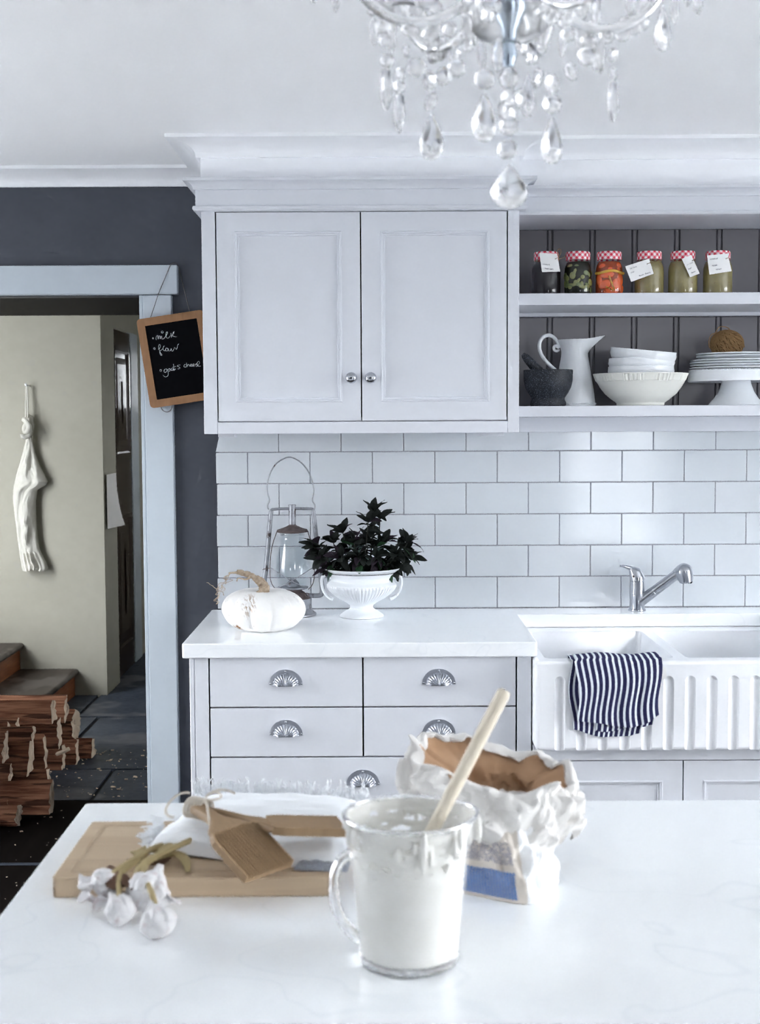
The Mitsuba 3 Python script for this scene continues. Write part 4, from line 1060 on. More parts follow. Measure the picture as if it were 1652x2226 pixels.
for k in range(90):
    s = r3.uniform(0, 1)
    a = np.array([-0.598 + .012 * s, -2.545 + .09 * s, zb_ + .015 + r3.uniform(-.008, .010)])
    d = np.array([-r3.uniform(.006, .018), r3.normal(0, .004), r3.uniform(-.008, .006)])
    fr.append(stube([a, a + d * .5 + r3.normal(0, .002, 3), a + d], .0012, 4, 5))
part(nk, 'frayed_edge', cat(fr), 'napkin_cloth', True, kind='stuff')

# --- two wooden butter paddles tied with string
def paddle_wood(p, n, uv):
    g = fbm(uv.x * 5, uv.y * 130, 0.5, octaves=4)
    k = smoothstep(0.012, 0.0, dr.sqrt(dr.square(uv.x - 0.45) + dr.square((uv.y - 0.30) * .5)))
    return mix(mix((0.20, 0.125, 0.065), (0.33, 0.225, 0.13), g), (0.12, 0.06, 0.03), k)
mat('paddle_wood', proc(paddle_wood), 0.6, 0.3)
def paddle(label, A, Bp, Cp, hw, ribs):
    """A centre of the blade's far edge, Bp the shoulder end of the blade, Cp the handle's end; blade half width hw."""
    k = thing('butter_paddle', label, 'wooden paddle')
    A, Bp, Cp = map(np.array, (A, Bp, Cp))
    d = A - Bp; L = np.linalg.norm(d); d /= L
    side = np.cross([0, 0, 1.0], d); side /= np.linalg.norm(side); nrm = np.cross(d, side)
    NR = 16
    if ribs:
        tv = sorted({0.0, 1.0, *[(k + q) / NR for k in range(1, NR) for q in (-.31, -.20, .20, .31)]})
        gv = [0 if a in (0.0, 1.0) else (1 if abs(a * NR - round(a * NR)) < .25 else 0) for a in tv]
    else:
        tv, gv = list(np.linspace(0, 1, 9)), [0] * 9
    n_s, n_t = 14, len(tv)
    P_ = np.zeros((n_s, n_t, 3)); Q = P_.copy(); UV = np.zeros((n_s, n_t, 2))
    for i in range(n_s):
        for j in range(n_t):
            s, t = i / (n_s - 1), tv[j]
            w = hw * (1.0 if s > .14 else .86 + s)
            h = .0065 - (.0060 * gv[j] if i > 0 else 0)
            P_[i, j] = Bp + d * L * s + side * w * (2 * t - 1) + nrm * h
            Q[i, j] = Bp + d * L * s + side * w * (2 * t - 1) - nrm * .0045
            UV[i, j] = [s, t]
    top, bot = grid(P_), grid(Q, flip=True)
    rim = []
    per = [(i, 0) for i in range(n_s)] + [(n_s - 1, j) for j in range(1, n_t)] + [(i, n_t - 1) for i in range(n_s - 2, -1, -1)] + [(0, j) for j in range(n_t - 2, 0, -1)]
    R_ = np.array([[P_[a, b], Q[a, b]] for a, b in per])
    rim = grid(R_, close_u=True)
    uvr = np.array([[UV[a, b], UV[a, b]] for a, b in per]).reshape(-1, 2)
    m = cat(top, bot, rim)
    m = trimesh.Trimesh(m.vertices, m.faces, process=False)
    part(k, 'blade', m, 'paddle_wood', False, uv=np.vstack([UV.reshape(-1, 2), UV.reshape(-1, 2), uvr]))
    # shoulder and handle: flat loft from blade width to a stick
    hv = Cp - Bp; LH = np.linalg.norm(hv)
    ss = np.linspace(0, 1, 26)
    prof_w = np.interp(ss, [0, .10, .22, .34, .5, .8, .95, 1], [hw * .86, hw * .80, hw * .55, hw * .30, hw * .24, hw * .26, hw * .30, hw * .16])
    prof_h = np.interp(ss, [0, .3, .6, 1], [.0045, .0065, .008, .008])
    ang = np.linspace(0, 2 * PI, 16, endpoint=False)
    Pp_ = np.zeros((26, 16, 3)); U2 = np.zeros((26, 16, 2))
    for i in range(26):
        c = Bp + hv * ss[i]
        for j, a in enumerate(ang):
            ca, sa = math.cos(a), math.sin(a)
            Pp_[i, j] = c + side * prof_w[i] * np.sign(ca) * abs(ca) ** .6 + nrm * prof_h[i] * np.sign(sa) * abs(sa) ** .6
            U2[i, j] = [ss[i], .5 + .4 * ca * prof_w[i] / hw]
    part(k, 'handle', trimesh.Trimesh(*(lambda g_: (g_.vertices, g_.faces))(grid(Pp_, close_v=True)), process=False), 'paddle_wood', True, uv=U2.reshape(-1, 2))
    return k
pb = paddle('smooth wooden butter paddle lying behind the ridged one on the white cloth', (-0.3324, -2.5832, 0.9750), (-0.4260, -2.6080, 0.9850), (-0.5333, -2.5044, 0.9750), .030, False)
pa = paddle('ridged wooden butter paddle in front, leaning off the folded cloth towards the board edge', (-0.4211, -2.6719, 0.9450), (-0.4732, -2.6268, 0.9850), (-0.5423, -2.5074, 0.9850), .0415, True)
stq = thing('string', 'natural string wound and knotted round the handles of the wooden paddles', 'string')
sc1 = np.array((-0.5310, -2.5206, 0.9830))
tan_ = np.array([-.6, .35, 0]); tan_ /= np.linalg.norm(tan_); q1 = np.cross(tan_, [0, 0, 1.0])
wind = []
for t in np.linspace(0, 1, 130):
    a = t * 2 * PI * 6
    wind.append(sc1 + tan_ * (t - .5) * .030 + q1 * .0150 * math.cos(a) + np.array([0, 0, 1]) * .0135 * math.sin(a))
mat('white_string', (0.60, 0.55, 0.48), 0.9, 0.15)
part(stq, 'winding', tube(np.array(wind), .0018, 6), 'white_string', True)
for i, ps in enumerate([[sc1 + [.012, -.012, .016], sc1 + [.022, -.03, .020], sc1 + [.034, -.026, .022], sc1 + [.030, -.010, .024], sc1 + [.014, -.006, .020]],
                        [sc1 + [.012, -.010, .018], sc1 + [.030, -.002, .026], sc1 + [.052, -.006, .022]],
                        [sc1 + [.012, -.014, .016], sc1 + [.020, -.050, .012], sc1 + [.028, -.085, -.002], sc1 + [.040, -.125, -.018]],
                        [sc1 + [-.012, .010, .018], sc1 + [-.030, .004, .016], sc1 + [-.042, -.012, .002], sc1 + [-.030, -.022, -.006]]]):
    part(stq, 'loose_end', stube(ps, .0017, 6, 30), 'white_string', True)
# dark striped cloth tip under the roll
solo('folded_cloth', cloth_grid((-0.395, -2.612, zb_), (-0.325, -2.622, zb_), (-0.32, -2.585, zb_), (-0.385, -2.57, zb_), .010, lambda s, t: 0, 16, 12), 'towel_cloth', 'dark striped corner of cloth under the white napkin beside the jug', 'cloth', smooth=True)

# --- garlic bulbs on their dried stalks
def garlic_skin(p, n, uv):
    a = fbm(p.x * 60, p.y * 60, p.z * 90)
    st = smoothstep(0.55, 0.75, fbm(p.x * 170, p.y * 170, p.z * 40))
    return mix(mix((0.55, 0.54, 0.55), (0.72, 0.71, 0.71), a), (0.36, 0.25, 0.25), st * 0.5)
mat('garlic_skin', proc(garlic_skin), 0.45, 0.35)
mat('dry_leaf', (0.36, 0.29, 0.15), 0.7, 0.2)
mat('dry_leaf_dark', (0.10, 0.055, 0.035), 0.8, 0.2)
def garlic(c, r, axis, label, stalk, seed):
    k = thing('garlic_bulb', label, 'garlic')
    nn, mm = 72, 26
    P_ = np.zeros((nn, mm, 3))
    for i, t in enumerate(np.linspace(0, 2 * PI, nn, endpoint=False)):
        lobe = 1 - .26 * (1 - abs(math.sin(3.5 * t + seed)) ** .45)
        for j, u in enumerate(np.linspace(0, 1, mm)):
            rr_ = np.interp(u, [0, .06, .2, .4, .6, .75, .88, 1], [0, .5, .88, 1, .85, .5, .24, .15])
            lb = 1 + (lobe - 1) * math.sin(PI * min(u * 1.15, 1))
            P_[i, j] = [rr_ * r * lb * math.cos(t), rr_ * r * lb * math.sin(t), r * (u * 2.05 - .85)]
    m = grid(P_, close_u=True)
    F = frame(np.array(axis, float), seed)[:, [1, 2, 0]]
    v_ = np.array(m.vertices); m.vertices = v_ * (1 + (meshkit.fbm(v_ * 90 + seed * 7, 3, seed)[:, None] - .5) * .34)
    m.vertices = np.array(m.vertices) @ F.T + np.array(c)
    m.vertices = np.array(m.vertices) + [0, 0, max(0, ZI - m.bounds[0, 2])]
    part(k, 'bulb', m, 'garlic_skin', True)
    ax = np.array(axis, float) / np.linalg.norm(axis)
    part(k, 'stalk', stube(stalk, [r * .17, r * .14, .0045, .0035, .004], 10, 30), 'dry_leaf', True)
    return k
knot = np.array((-0.5929, -2.6197, 0.9450))
garlic(((-0.5441, -2.7760, 0.9220)), .0225, (-.3, .45, .55), 'white garlic bulb nearest the table front, in front of the chopping board', [(-0.5478, -2.7661, 0.9300), (-0.5601, -2.7403, 0.9500), (-0.5791, -2.6737, 0.9500), (-0.5753, -2.6349, 0.9500), (-0.5333, -2.5440, 0.9480)], 1)
garlic(((-0.5671, -2.7112, 0.9350)), .0290, (.25, .5, .5), 'large garlic bulb leaning on the front edge of the chopping board', [(-0.5717, -2.7159, 0.9500), (-0.5850, -2.6795, 0.9520), (-0.5748, -2.6373, 0.9520), (-0.5594, -2.5773, 0.9450), (-0.5540, -2.5608, 0.9440)], 2)
garlic(((-0.5972, -2.7327, 0.9200)), .0215, (-.5, .45, .45), 'small garlic bulb on the left in front of the chopping board', [(-0.5966, -2.7350, 0.9300), (-0.6014, -2.7205, 0.9460), (-0.6053, -2.6761, 0.9480), (-0.5958, -2.6203, 0.9440), (-0.5930, -2.5749, 0.9400)], 3)
garlic(((-0.6243, -2.6917, 0.9400)), .0200, (.7, .35, .3), 'garlic bulb with torn papery skin lying over the left front of the board', [(-0.6158, -2.6987, 0.9500), (-0.6087, -2.6705, 0.9520), (-0.5995, -2.6322, 0.9480), (-0.5890, -2.5833, 0.9440), (-0.5765, -2.5481, 0.9400)], 4)
gl = thing('garlic_leaves', 'dried yellow-brown garlic leaves lying across the chopping board', 'leaves')
def strip(pts, w, mat_, seed):
    p = spline([np.array(q) for q in pts], 26)
    t = np.gradient(p, axis=0); t /= np.linalg.norm(t, axis=1, keepdims=True)
    s = np.cross(t, [0, 0, 1.0]); s /= np.linalg.norm(s, axis=1, keepdims=True)
    ww = w * np.sin(PI * np.linspace(.08, .97, 26)) ** .6
    tw_ = np.sin(np.linspace(0, 4, 26) + seed)
    P_ = np.stack([p + s * (ww * k)[:, None] + np.array([0, 0, 1.0]) * (ww * abs(k) * tw_ * .6)[:, None] for k in (-1, -.5, 0, .5, 1)], 1)
    a = grid(P_); b = tr(grid(P_, flip=True), 0, 0, -.0008)
    part(gl, 'leaf', cat(a, b), mat_, True)
strip([knot, (-0.5749, -2.6028, 0.9380), (-0.5535, -2.5845, 0.9380), (-0.5304, -2.6273, 0.9320)], .010, 'dry_leaf', 0)
strip([knot, (-0.6019, -2.5861, 0.9450), (-0.5968, -2.5632, 0.9450)], .010, 'dry_leaf', 1)
strip([(-0.6079, -2.6195, 0.9450), (-0.5953, -2.6235, 0.9420), (-0.5735, -2.5931, 0.9360), (-0.5622, -2.5601, 0.9350)], .008, 'dry_leaf_dark', 2)
strip([(-0.6244, -2.6789, 0.9520), (-0.6129, -2.6961, 0.9520), (-0.6019, -2.7176, 0.9450), (-0.5965, -2.7172, 0.9350)], .012, 'dry_leaf_dark', 3)
strip([(-0.6226, -2.6704, 0.9550), (-0.6127, -2.6849, 0.9540), (-0.6032, -2.6989, 0.9500), (-0.5837, -2.7340, 0.9450)], .009, 'dry_leaf_dark', 4)
strip([(-0.5869, -2.5673, 0.9400), (-0.5680, -2.5622, 0.9420), (-0.5515, -2.5485, 0.9400)], .007, 'dry_leaf', 5)
for k, ps in enumerate([[(-0.6451, -2.6695, 0.9400), (-0.6486, -2.6805, 0.9350), (-0.6595, -2.6887, 0.9350)], [(-0.6350, -2.7031, 0.9400), (-0.6429, -2.7020, 0.9280), (-0.6436, -2.7097, 0.9250)], [(-0.6172, -2.7159, 0.9300), (-0.6250, -2.6987, 0.9150), (-0.6275, -2.6955, 0.9080)], [(-0.5527, -2.7184, 0.9450), (-0.5414, -2.7090, 0.9300), (-0.5408, -2.6998, 0.9150)]]):
    strip(ps, .016, 'garlic_skin', k)

# --- glass jug of batter with a wooden spoon
scene['solid_glass'] = {'type': 'roughdielectric', 'int_ior': 1.48, 'alpha': 0.012, 'distribution': 'ggx'}
def batter_col(p, n, uv):
    return mix((0.60, 0.59, 0.55), (0.68, 0.675, 0.65), fbm(p.x * 40, p.y * 40, p.z * 40))
mat('batter', proc(batter_col), 0.35, 0.4)
mat('flour_film', (0.78, 0.79, 0.78), 0.8, 0.2)
JX, JY = -0.2485, -2.838
jg = thing('glass_jug', 'glass measuring jug of creamy batter in the foreground with smears down its sides', 'jug')
zh = np.array([0, .004, .012, .03, .09, .150, .163, .168]); rh = np.array([.052, .057, .0595, .061, .0655, .0705, .0735, .0745])
def jr(z): return np.interp(z, zh, rh)
def spout_f(t, z):
    c = max(0.0, math.cos(t - 0.25)); k = np.clip((z - .12) / .05, 0, 1) ** 1.5
    return 1 + .10 * k * c ** 10
def jug_shell(off, z0, z1, nz=30, n=96):
    P_ = np.zeros((n, nz, 3))
    for i, t in enumerate(np.linspace(0, 2 * PI, n, endpoint=False)):
        z = np.linspace(z0, z1, nz)
        r = (jr(z) - off) * np.array([spout_f(t, q) for q in z])
        P_[i] = np.stack([r * math.cos(t), r * math.sin(t), z], -1)
    return P_ + np.array([JX, JY, ZI])
outer, inner = jug_shell(0, 0.004, .168), jug_shell(.0035, .010, .168)
part(jg, 'glass', grid(outer, close_u=True), 'clear_glass', True)
ro = [(jr(.168) + .0000) * spout_f(t, .168) - .0018 for t in np.linspace(0, 2 * PI, 96, endpoint=False)]
part(jg, 'rim', tube([(JX + r * math.cos(t), JY + r * math.sin(t), ZI + .168) for r, t in zip(ro, np.linspace(0, 2 * PI, 96, endpoint=False))], .0024, 10, closed=True), 'solid_glass', True)
part(jg, 'foot', lathe(np.array([(0, .0002), (.050, .0002), (.0555, .003), (.0565, .008), (.050, .0105), (0, .0105)]), 72, at=(JX, JY, ZI)), 'solid_glass', True)
bt = jug_shell(.0042, .0115, .108, 24)
bot = lathe(np.array([(0, .0115), (jr(.0115) - .0045, .0115)]), 96, at=(JX, JY, ZI))
tt = np.linspace(0, 2 * PI, 96, endpoint=False)
Pt = np.zeros((96, 14, 3))
for i, t in enumerate(tt):
    for j, q in enumerate(np.linspace(1, 0.0, 14)):
        r = (jr(.108) - .0042) * q
        Pt[i, j] = [JX + r * math.cos(t), JY + r * math.sin(t), ZI + .108 + .0035 * (1 - q) * math.sin(3 * t + 6 * q) + (.003 if q > .93 else 0)]
part(jg, 'batter', cat(grid(bt, close_u=True), grid(Pt, close_u=True), bot), 'batter', True, label='creamy batter')
# smears on the inside of the glass above the batter: a film with holes and clots
n_, z_ = 220, 70
sm = jug_shell(.0038, .104, .1665, z_, n_)
ii, jj = np.meshgrid(np.arange(n_), np.arange(z_), indexing='ij')
q_ = meshkit.fbm(np.stack([np.cos(ii / n_ * 2 * PI) * 5, np.sin(ii / n_ * 2 * PI) * 5, jj * .13], -1), 4, 3)
film = grid(sm, close_u=True)
film.vertices = np.array(film.vertices) - (np.array(film.vertices) - [JX, JY, 0]) * np.array([1, 1, 0]) * (np.maximum(q_ - .5, 0).reshape(-1, 1) * .10)
keep = (q_.reshape(-1)[film.faces].mean(1) > .40 - .12 * (np.array(film.vertices)[film.faces][:, :, 2].mean(1) - ZI < .118)) | (np.array(film.vertices)[film.faces][:, :, 2].mean(1) - ZI > .158)
film = trimesh.Trimesh(film.vertices, film.faces[keep], process=False)
part(jg, 'smears', film, 'batter', True, kind='stuff', label='white smears inside the glass')
dr_ = []
r4 = np.random.default_rng(9)
for k in range(26):
    t = r4.uniform(0, 2 * PI); z = r4.uniform(.150, .168); L = r4.uniform(.004, .03)
    r = jr(z) * spout_f(t, z) + .0006
    dr_.append(blob((JX + r * math.cos(t), JY + r * math.sin(t), ZI + z - L / 2), (.0035, .0035, L / 2 + .002), 2, .2, 3, k))
part(jg, 'rim_drips', cat(dr_), 'batter', True, kind='stuff')
hl = 0.0005147
hpts = [(-0.3076, -2.8380, 1.0219), (-0.3195, -2.8400, 1.0205), (-0.3299, -2.8420, 1.0090), (-0.3337, -2.8440, 0.9885), (-0.3302, -2.8460, 0.9626), (-0.3179, -2.8440, 0.9389), (-0.3029, -2.8380, 0.9247), (-0.2925, -2.8320, 0.9190)]
part(jg, 'handle', stube(hpts, [.0085, .0078, .0075, .0075, .0078, .0085, .0095], 16, 70, flat=.75), 'solid_glass', True, label='clear glass handle')
def spoon_wood(p, n, uv):
    return mix((0.60, 0.53, 0.42), (0.70, 0.64, 0.54), fbm(p.x * 120, p.y * 120, p.z * 25))
mat('spoon_wood', proc(spoon_wood), 0.55, 0.35)
s_top, s_rim = np.array((-0.1387, -2.8300, 1.2082)), np.array((-0.2192, -2.8450, 1.0571))
dv = s_rim - s_top; sl = np.linalg.norm(dv); dv /= sl
s_end = s_top + dv * (sl + .085)
sp = thing('wooden_spoon', 'pale wooden spoon standing in the jug of batter', 'spoon')
part(sp, 'handle', tube([s_top + dv * q for q in (0, .0015, .006, .12, sl, sl + .05)], [.0045, .0068, .0080, .0078, .0076, .0074], 20), 'spoon_wood', True)
bl = blob((0, 0, 0), (.018, .0055, .026), 2)
Fs = frame(dv, 0.3)[:, [1, 2, 0]]
bl.vertices = np.array(bl.vertices) @ Fs.T + s_top + dv * (sl + .062)
part(sp, 'bowl', bl, 'spoon_wood', True)

# --- open paper bag of flour
def bag_print(p, n, uv):
    # uv.x: round the bag from its left edge (0) to its right edge (1); uv.y: height
    paper = mix((0.52, 0.47, 0.42), (0.60, 0.56, 0.51), fbm(p.x * 60, p.y * 60, p.z * 60))
    white = mi.Color3f(0.74, 0.75, 0.76)
    f = uv.x; h = uv.y
    front = (f > 0.08) & (f < 0.60)
    c = dr.select(f < 0.60, paper, white)
    blue = front & (h > 0.04) & (h < 0.34) & (f > 0.10) & (f < 0.53)
    rule = ((f * 70) - dr.floor(f * 70)) > 0.80
    wide = (f > 0.20) & (f < 0.235)
    c = dr.select(blue & ~rule & ~wide, mi.Color3f(0.035, 0.13, 0.34), c)
    line = ((h * 52) - dr.floor(h * 52)) < 0.55
    wordy = noise(f * 120, dr.floor(h * 52) * 3.1) > 0.33
    text = front & (h > 0.42) & (h < 0.66) & (f > 0.12) & (f < 0.52) & line & wordy
    c = dr.select(text, mi.Color3f(0.12, 0.13, 0.20), c)
    cuff_shade = front & (h > 0.70) & (h < 0.95) & (f > 0.10) & (f < 0.48) & (noise(f * 40, h * 30) > 0.25)  # dark mottled band below the cuff: its shadow put into the colour
    c = dr.select(cuff_shade, mi.Color3f(0.05, 0.055, 0.10), c)
    return c
mat('bag_print', proc(bag_print), 0.75, 0.25)
def bag_inner(p, n, uv):
    return mix((0.52, 0.50, 0.48), (0.68, 0.67, 0.65), fbm(p.x * 30, p.y * 30, p.z * 30))
mat('bag_white', proc(bag_inner), 0.8, 0.2)
def kraft(p, n, uv):
    return mix((0.30, 0.17, 0.09), (0.42, 0.27, 0.17), fbm(p.x * 40, p.y * 40, p.z * 40))
mat('kraft_paper', proc(kraft), 0.8, 0.2)
fb = thing('flour_bag', 'open paper flour bag with a rolled-down white cuff and blue label behind the jug', 'paper bag')
GX, GY = -0.131, -2.545
def ringpt(th, cx, cy, cz, rx, ry, pw, tilt=(0, 0), cr=0.0, seed=0, rot=0.0):
    c, s = math.cos(th), math.sin(th)
    k = (abs(c) ** pw + abs(s) ** pw) ** (-1 / pw)
    x, y = rx * k * c, ry * k * s
    xr, yr = x * math.cos(rot) - y * math.sin(rot), x * math.sin(rot) + y * math.cos(rot)
    z = cz + tilt[0] * xr + tilt[1] * yr
    w = 0
    if cr:
        q = np.array([c * 2.6, s * 2.6, cz * 26])
        a = meshkit.fbm(q * 1.7, 3, seed) - .5
        b = abs(meshkit.noise(q * 1.3 + 9, seed + 4) - .5) * 2
        w = cr * (a * 1.6 - (.5 - b) * .9)
    return [cx + xr * (1 + w / rx), cy + yr * (1 + w / ry), z + w * .5]
NB = 150
ths = np.linspace(-PI * 1.0, PI * 1.0, NB)          # seam at the back left
def loft(rows, closed=True):
    P_ = np.array([[ringpt(t, *r) for r in rows] for t in ths[:-1]])
    return P_
BODY = []
for u in np.linspace(0, 1, 26):
    z = ZI + .0005 + .104 * u
    rx = np.interp(u, [0, .05, .5, .85, 1], [.072, .075, .076, .066, .068]); ry = np.interp(u, [0, .05, .5, 1], [.047, .049, .052, .050])
    BODY.append((-.128 - .003 * u, -2.601 + .048 * u, z, rx, ry, 5.5, (.0, .0), .012 * min(1, u * 3) + .001, 2, -.555))
Pb_ = loft(BODY)
def bag_uv(P_):
    n, m_ = P_.shape[:2]
    c, s = np.cos(ths[:-1]), np.sin(ths[:-1])                                   # the printed face turns to the jug; the rest is white
    k = (np.abs(c) ** 5.5 + np.abs(s) ** 5.5) ** (-1 / 5.5)
    t = np.where((s < 0) & (np.abs(k * s) > .85), .08 + .52 * (k * c + 1) / 2, .9)
    return np.stack([np.broadcast_to(t[:, None], (n, m_)), np.broadcast_to(np.linspace(0, 1, m_)[None], (n, m_))], -1).reshape(-1, 2)
part(fb, 'body', trimesh.Trimesh(*(lambda g_: (g_.vertices, g_.faces))(grid(Pb_, close_u=True)), process=False), 'bag_print', False, uv=bag_uv(Pb_))
part(fb, 'base', trimesh.Trimesh(np.vstack([Pb_[:, 0], Pb_[:, 0].mean(0)]), [[(i + 1) % (NB - 1), i, NB - 1] for i in range(NB - 1)], process=False), 'bag_white', False)
TI = (-.17, .24)
CU = []
cz0 = ZI + .148
for u in np.linspace(0, 1, 26):                       # outside of the cuff, from its lower edge up to the rim
    rx = np.interp(u, [0, .08, .5, .85, 1], [.112, .119, .126, .122, .114]); ry = np.interp(u, [0, .08, .5, .85, 1], [.078, .083, .090, .086, .078])
    CU.append((GX, GY, cz0 - .064 + .064 * u, rx, ry, 2.25, TI, .022, 11, -.10))
for u in np.linspace(0, 1, 8)[1:]:                    # rolled rim
    a = u * PI
    CU.append((GX, GY, cz0 + .007 * math.sin(a), .114 - .006 * (1 - math.cos(a)), .078 - .006 * (1 - math.cos(a)), 2.25, TI, .022, 11, -.10))
Pc_ = loft(CU)
rimw = np.array([meshkit.noise(np.array([math.cos(t) * 3.1, math.sin(t) * 3.1, 4.0]), 5) for t in ths[:-1]])
for j in range(Pc_.shape[1]):
    f_up = j / 25 if j < 26 else 1
    Pc_[:, j, 2] += (rimw - .5) * .024 * min(1, f_up) + (rimw[::-1] - .5) * .026 * max(0, 1 - f_up)
part(fb, 'cuff', grid(Pc_, close_u=True), 'bag_white', 14, label='rolled-down white paper cuff')
IN = []
for u in np.linspace(0, 1, 22):
    rx = np.interp(u, [0, .12, .26, 1], [.102, .090, .060, .050]); ry = np.interp(u, [0, .12, .26, 1], [.066, .060, .045, .036])
    IN.append((GX + .006 * u, GY + .0, cz0 + .001 - .090 * u, rx, ry, 2.4, tuple(np.array(TI) * (1 - u)), .013, 21, -.10))
Pi_ = loft(IN)
for j in range(Pi_.shape[1]):
    Pi_[:, j, 2] += (rimw - .5) * .024 * max(0, 1 - j / 10)
part(fb, 'lining', grid(Pi_, close_u=True), 'kraft_paper', 20, label='brown paper lining')
fl = np.vstack([Pi_[:, -3], Pi_[:, -3].mean(0) + [0, 0, .012]])
part(fb, 'flour', trimesh.Trimesh(fl, [[i, (i + 1) % (NB - 1), NB - 1] for i in range(NB - 1)], process=False), 'kraft_paper', True)

# ------------------------------------------------------------------ crystal chandelier over the island
scene['crystal'] = {'type': 'roughdielectric', 'int_ior': 1.55, 'alpha': 0.012, 'distribution': 'ggx'}
mat('silver_metal', (0.45, 0.52, 0.60), 0.18, metallic=1.0)
ch = thing('chandelier', 'crystal chandelier with hanging drops and bead strands over the island', 'chandelier')
HX, HY = -0.125, -2.72
def facet(prof, n=8, sq=.62, tw=0.0):
    """faceted crystal: rings of n corners, squeezed front to back."""
    P_ = []
    for k, (r, z) in enumerate(prof):
        o = (k % 2) * PI / n + tw
        P_.append([[r * math.cos(t + o), r * math.sin(t + o) * sq, z] for t in np.arange(n) / n * 2 * PI])
    P_ = np.array(P_); f = []
    m_ = len(prof)
    for k in range(m_ - 1):
        o = k % 2
        for i in range(n):
            a, b, c, d = k * n + i, k * n + (i + 1) % n, (k + 1) * n + i, (k + 1) * n + (i + 1) % n
            f += ([[a, b, d], [a, d, c]] if o else [[a, b, c], [b, d, c]])
    V = P_.reshape(-1, 3)
    m = trimesh.Trimesh(V, f, process=False)
    return trimesh.convex.convex_hull(V)
def drop_mesh(L, w):
    return facet([(.001, 0), (w * .38, -.15 * L), (w * .72, -.35 * L), (w * .95, -.55 * L), (w, -.70 * L), (w * .88, -.85 * L), (w * .52, -.96 * L), (.001, -L)], 12, .58)
def prism_mesh(L, w):
    return facet([(.001, 0), (w * .8, -.10 * L), (w, -.4 * L), (w * .95, -.72 * L), (w * .4, -.94 * L), (.001, -L)], 6, .8)
def octa_mesh(w):
    return facet([(w * .45, -w * .9), (w, -w * .42), (w, w * .42), (w * .45, w * .9)][::-1], 8, .55)
def big_mesh(L, w):
    return facet([(.001, 0), (w * .22, -.08 * L), (w * .55, -.26 * L), (w * .88, -.46 * L), (w, -.63 * L), (w * .9, -.80 * L), (w * .58, -.94 * L), (w * .2, -L)], 14, .6)
XM = {}
def crystal(name, mesh, key, p, yaw=0.0, tilt=0.0):
    if key not in XM: XM[key] = mikit.ply(mesh, 'crystal', False)
    part(ch, name, XM[key], None, to_world=T().translate([float(q) for q in p]).rotate([0, 1, 0], math.degrees(tilt)).rotate([0, 0, 1], math.degrees(yaw)))
D, PR, O, BG = drop_mesh(.054, .0148), prism_mesh(.052, .0078), octa_mesh(.0115), big_mesh(.050, .0225)
O2, PRS = octa_mesh(.0085), prism_mesh(.036, .006)
def wire(a, b):
    part(ch, 'link', tube([a, b], .0006, 5), 'silver_metal', True)
# drops read from the photograph, each at its own distance: (px of its top, y)
crystal('ball_drop', BG, 'big', (-0.1272, -2.7500, 1.8075), .2)
for k, q in enumerate([(-0.1294, -2.7500, 1.8248), (-0.1278, -2.7500, 1.8520)]): crystal('bead', O, 'oct', q, .1 * k)
for k, q in enumerate([(-0.2152, -2.7000, 1.8767), (-0.1599, -2.8000, 1.8772), (-0.0766, -2.7400, 1.8639), (0.0637, -2.6800, 2.0078), (-0.1220, -2.7000, 1.9171), (-0.0913, -2.6200, 1.9437), (-0.2094, -2.6200, 2.0105)]): crystal('drop', D, 'drop', q, .3 * k)
for k, q in enumerate([(-0.2689, -2.6600, 1.9427), (-0.2519, -2.6000, 1.9268), (0.0081, -2.6600, 1.9265), (-0.0145, -2.7000, 1.9755)]): crystal('prism_drop', PR, 'prism', q, .4 * k)
for k, q in enumerate([(-0.1599, -2.8000, 1.8924), (-0.0766, -2.7400, 1.8786), (-0.0762, -2.7400, 1.9017), (-0.0520, -2.7200, 1.9208), (-0.0868, -2.6800, 1.9230), (-0.2157, -2.7000, 1.8918), (-0.2167, -2.7000, 1.9155), (-0.1983, -2.6600, 1.9313), (-0.2331, -2.7200, 1.9265), (-0.1832, -2.6600, 1.9406), (-0.0322, -2.7100, 1.9408), (-0.1274, -2.7400, 1.8846), (-0.1078, -2.6800, 1.8987), (-0.1365, -2.7800, 1.8625), (-0.0143, -2.6800, 1.9411)]):
    crystal('bead', O, 'oct', q, .35 * k, .4 * math.sin(k * 1.7))
for k, q in enumerate([(-0.2672, -2.6600, 1.9498), (-0.2518, -2.6000, 1.9336), (-0.2506, -2.6000, 1.9496), (0.0081, -2.6600, 1.9331), (0.0079, -2.6600, 1.9550), (-0.0282, -2.7000, 1.9766), (-0.0275, -2.7000, 1.9579), (-0.2699, -2.6600, 1.9729), (-0.2626, -2.6600, 1.9882), (-0.2432, -2.6400, 1.9661), (0.0412, -2.6800, 1.9874), (0.0302, -2.6800, 1.9810), (0.0165, -2.6800, 1.9740), (-0.2804, -2.6600, 2.0112), (-0.2760, -2.6600, 1.9904), (-0.1963, -2.6200, 1.9807), (-0.1849, -2.6200, 1.9751), (-0.2049, -2.6200, 1.9668)]):
    crystal('bead', O2, 'oct2', q, .5 * k, .3 * math.cos(k))
for k, q in enumerate([(-0.1768, -2.7600, 1.9756), (-0.1636, -2.7000, 1.9912), (-0.1533, -2.6800, 1.9667), (-0.0933, -2.7200, 1.9933), (-0.0780, -2.6600, 1.9993), (-0.1451, -2.8000, 1.9360), (-0.0057, -2.6200, 2.0375)]): crystal('prism_drop', PRS, 'prism_s', q, .6 * k)
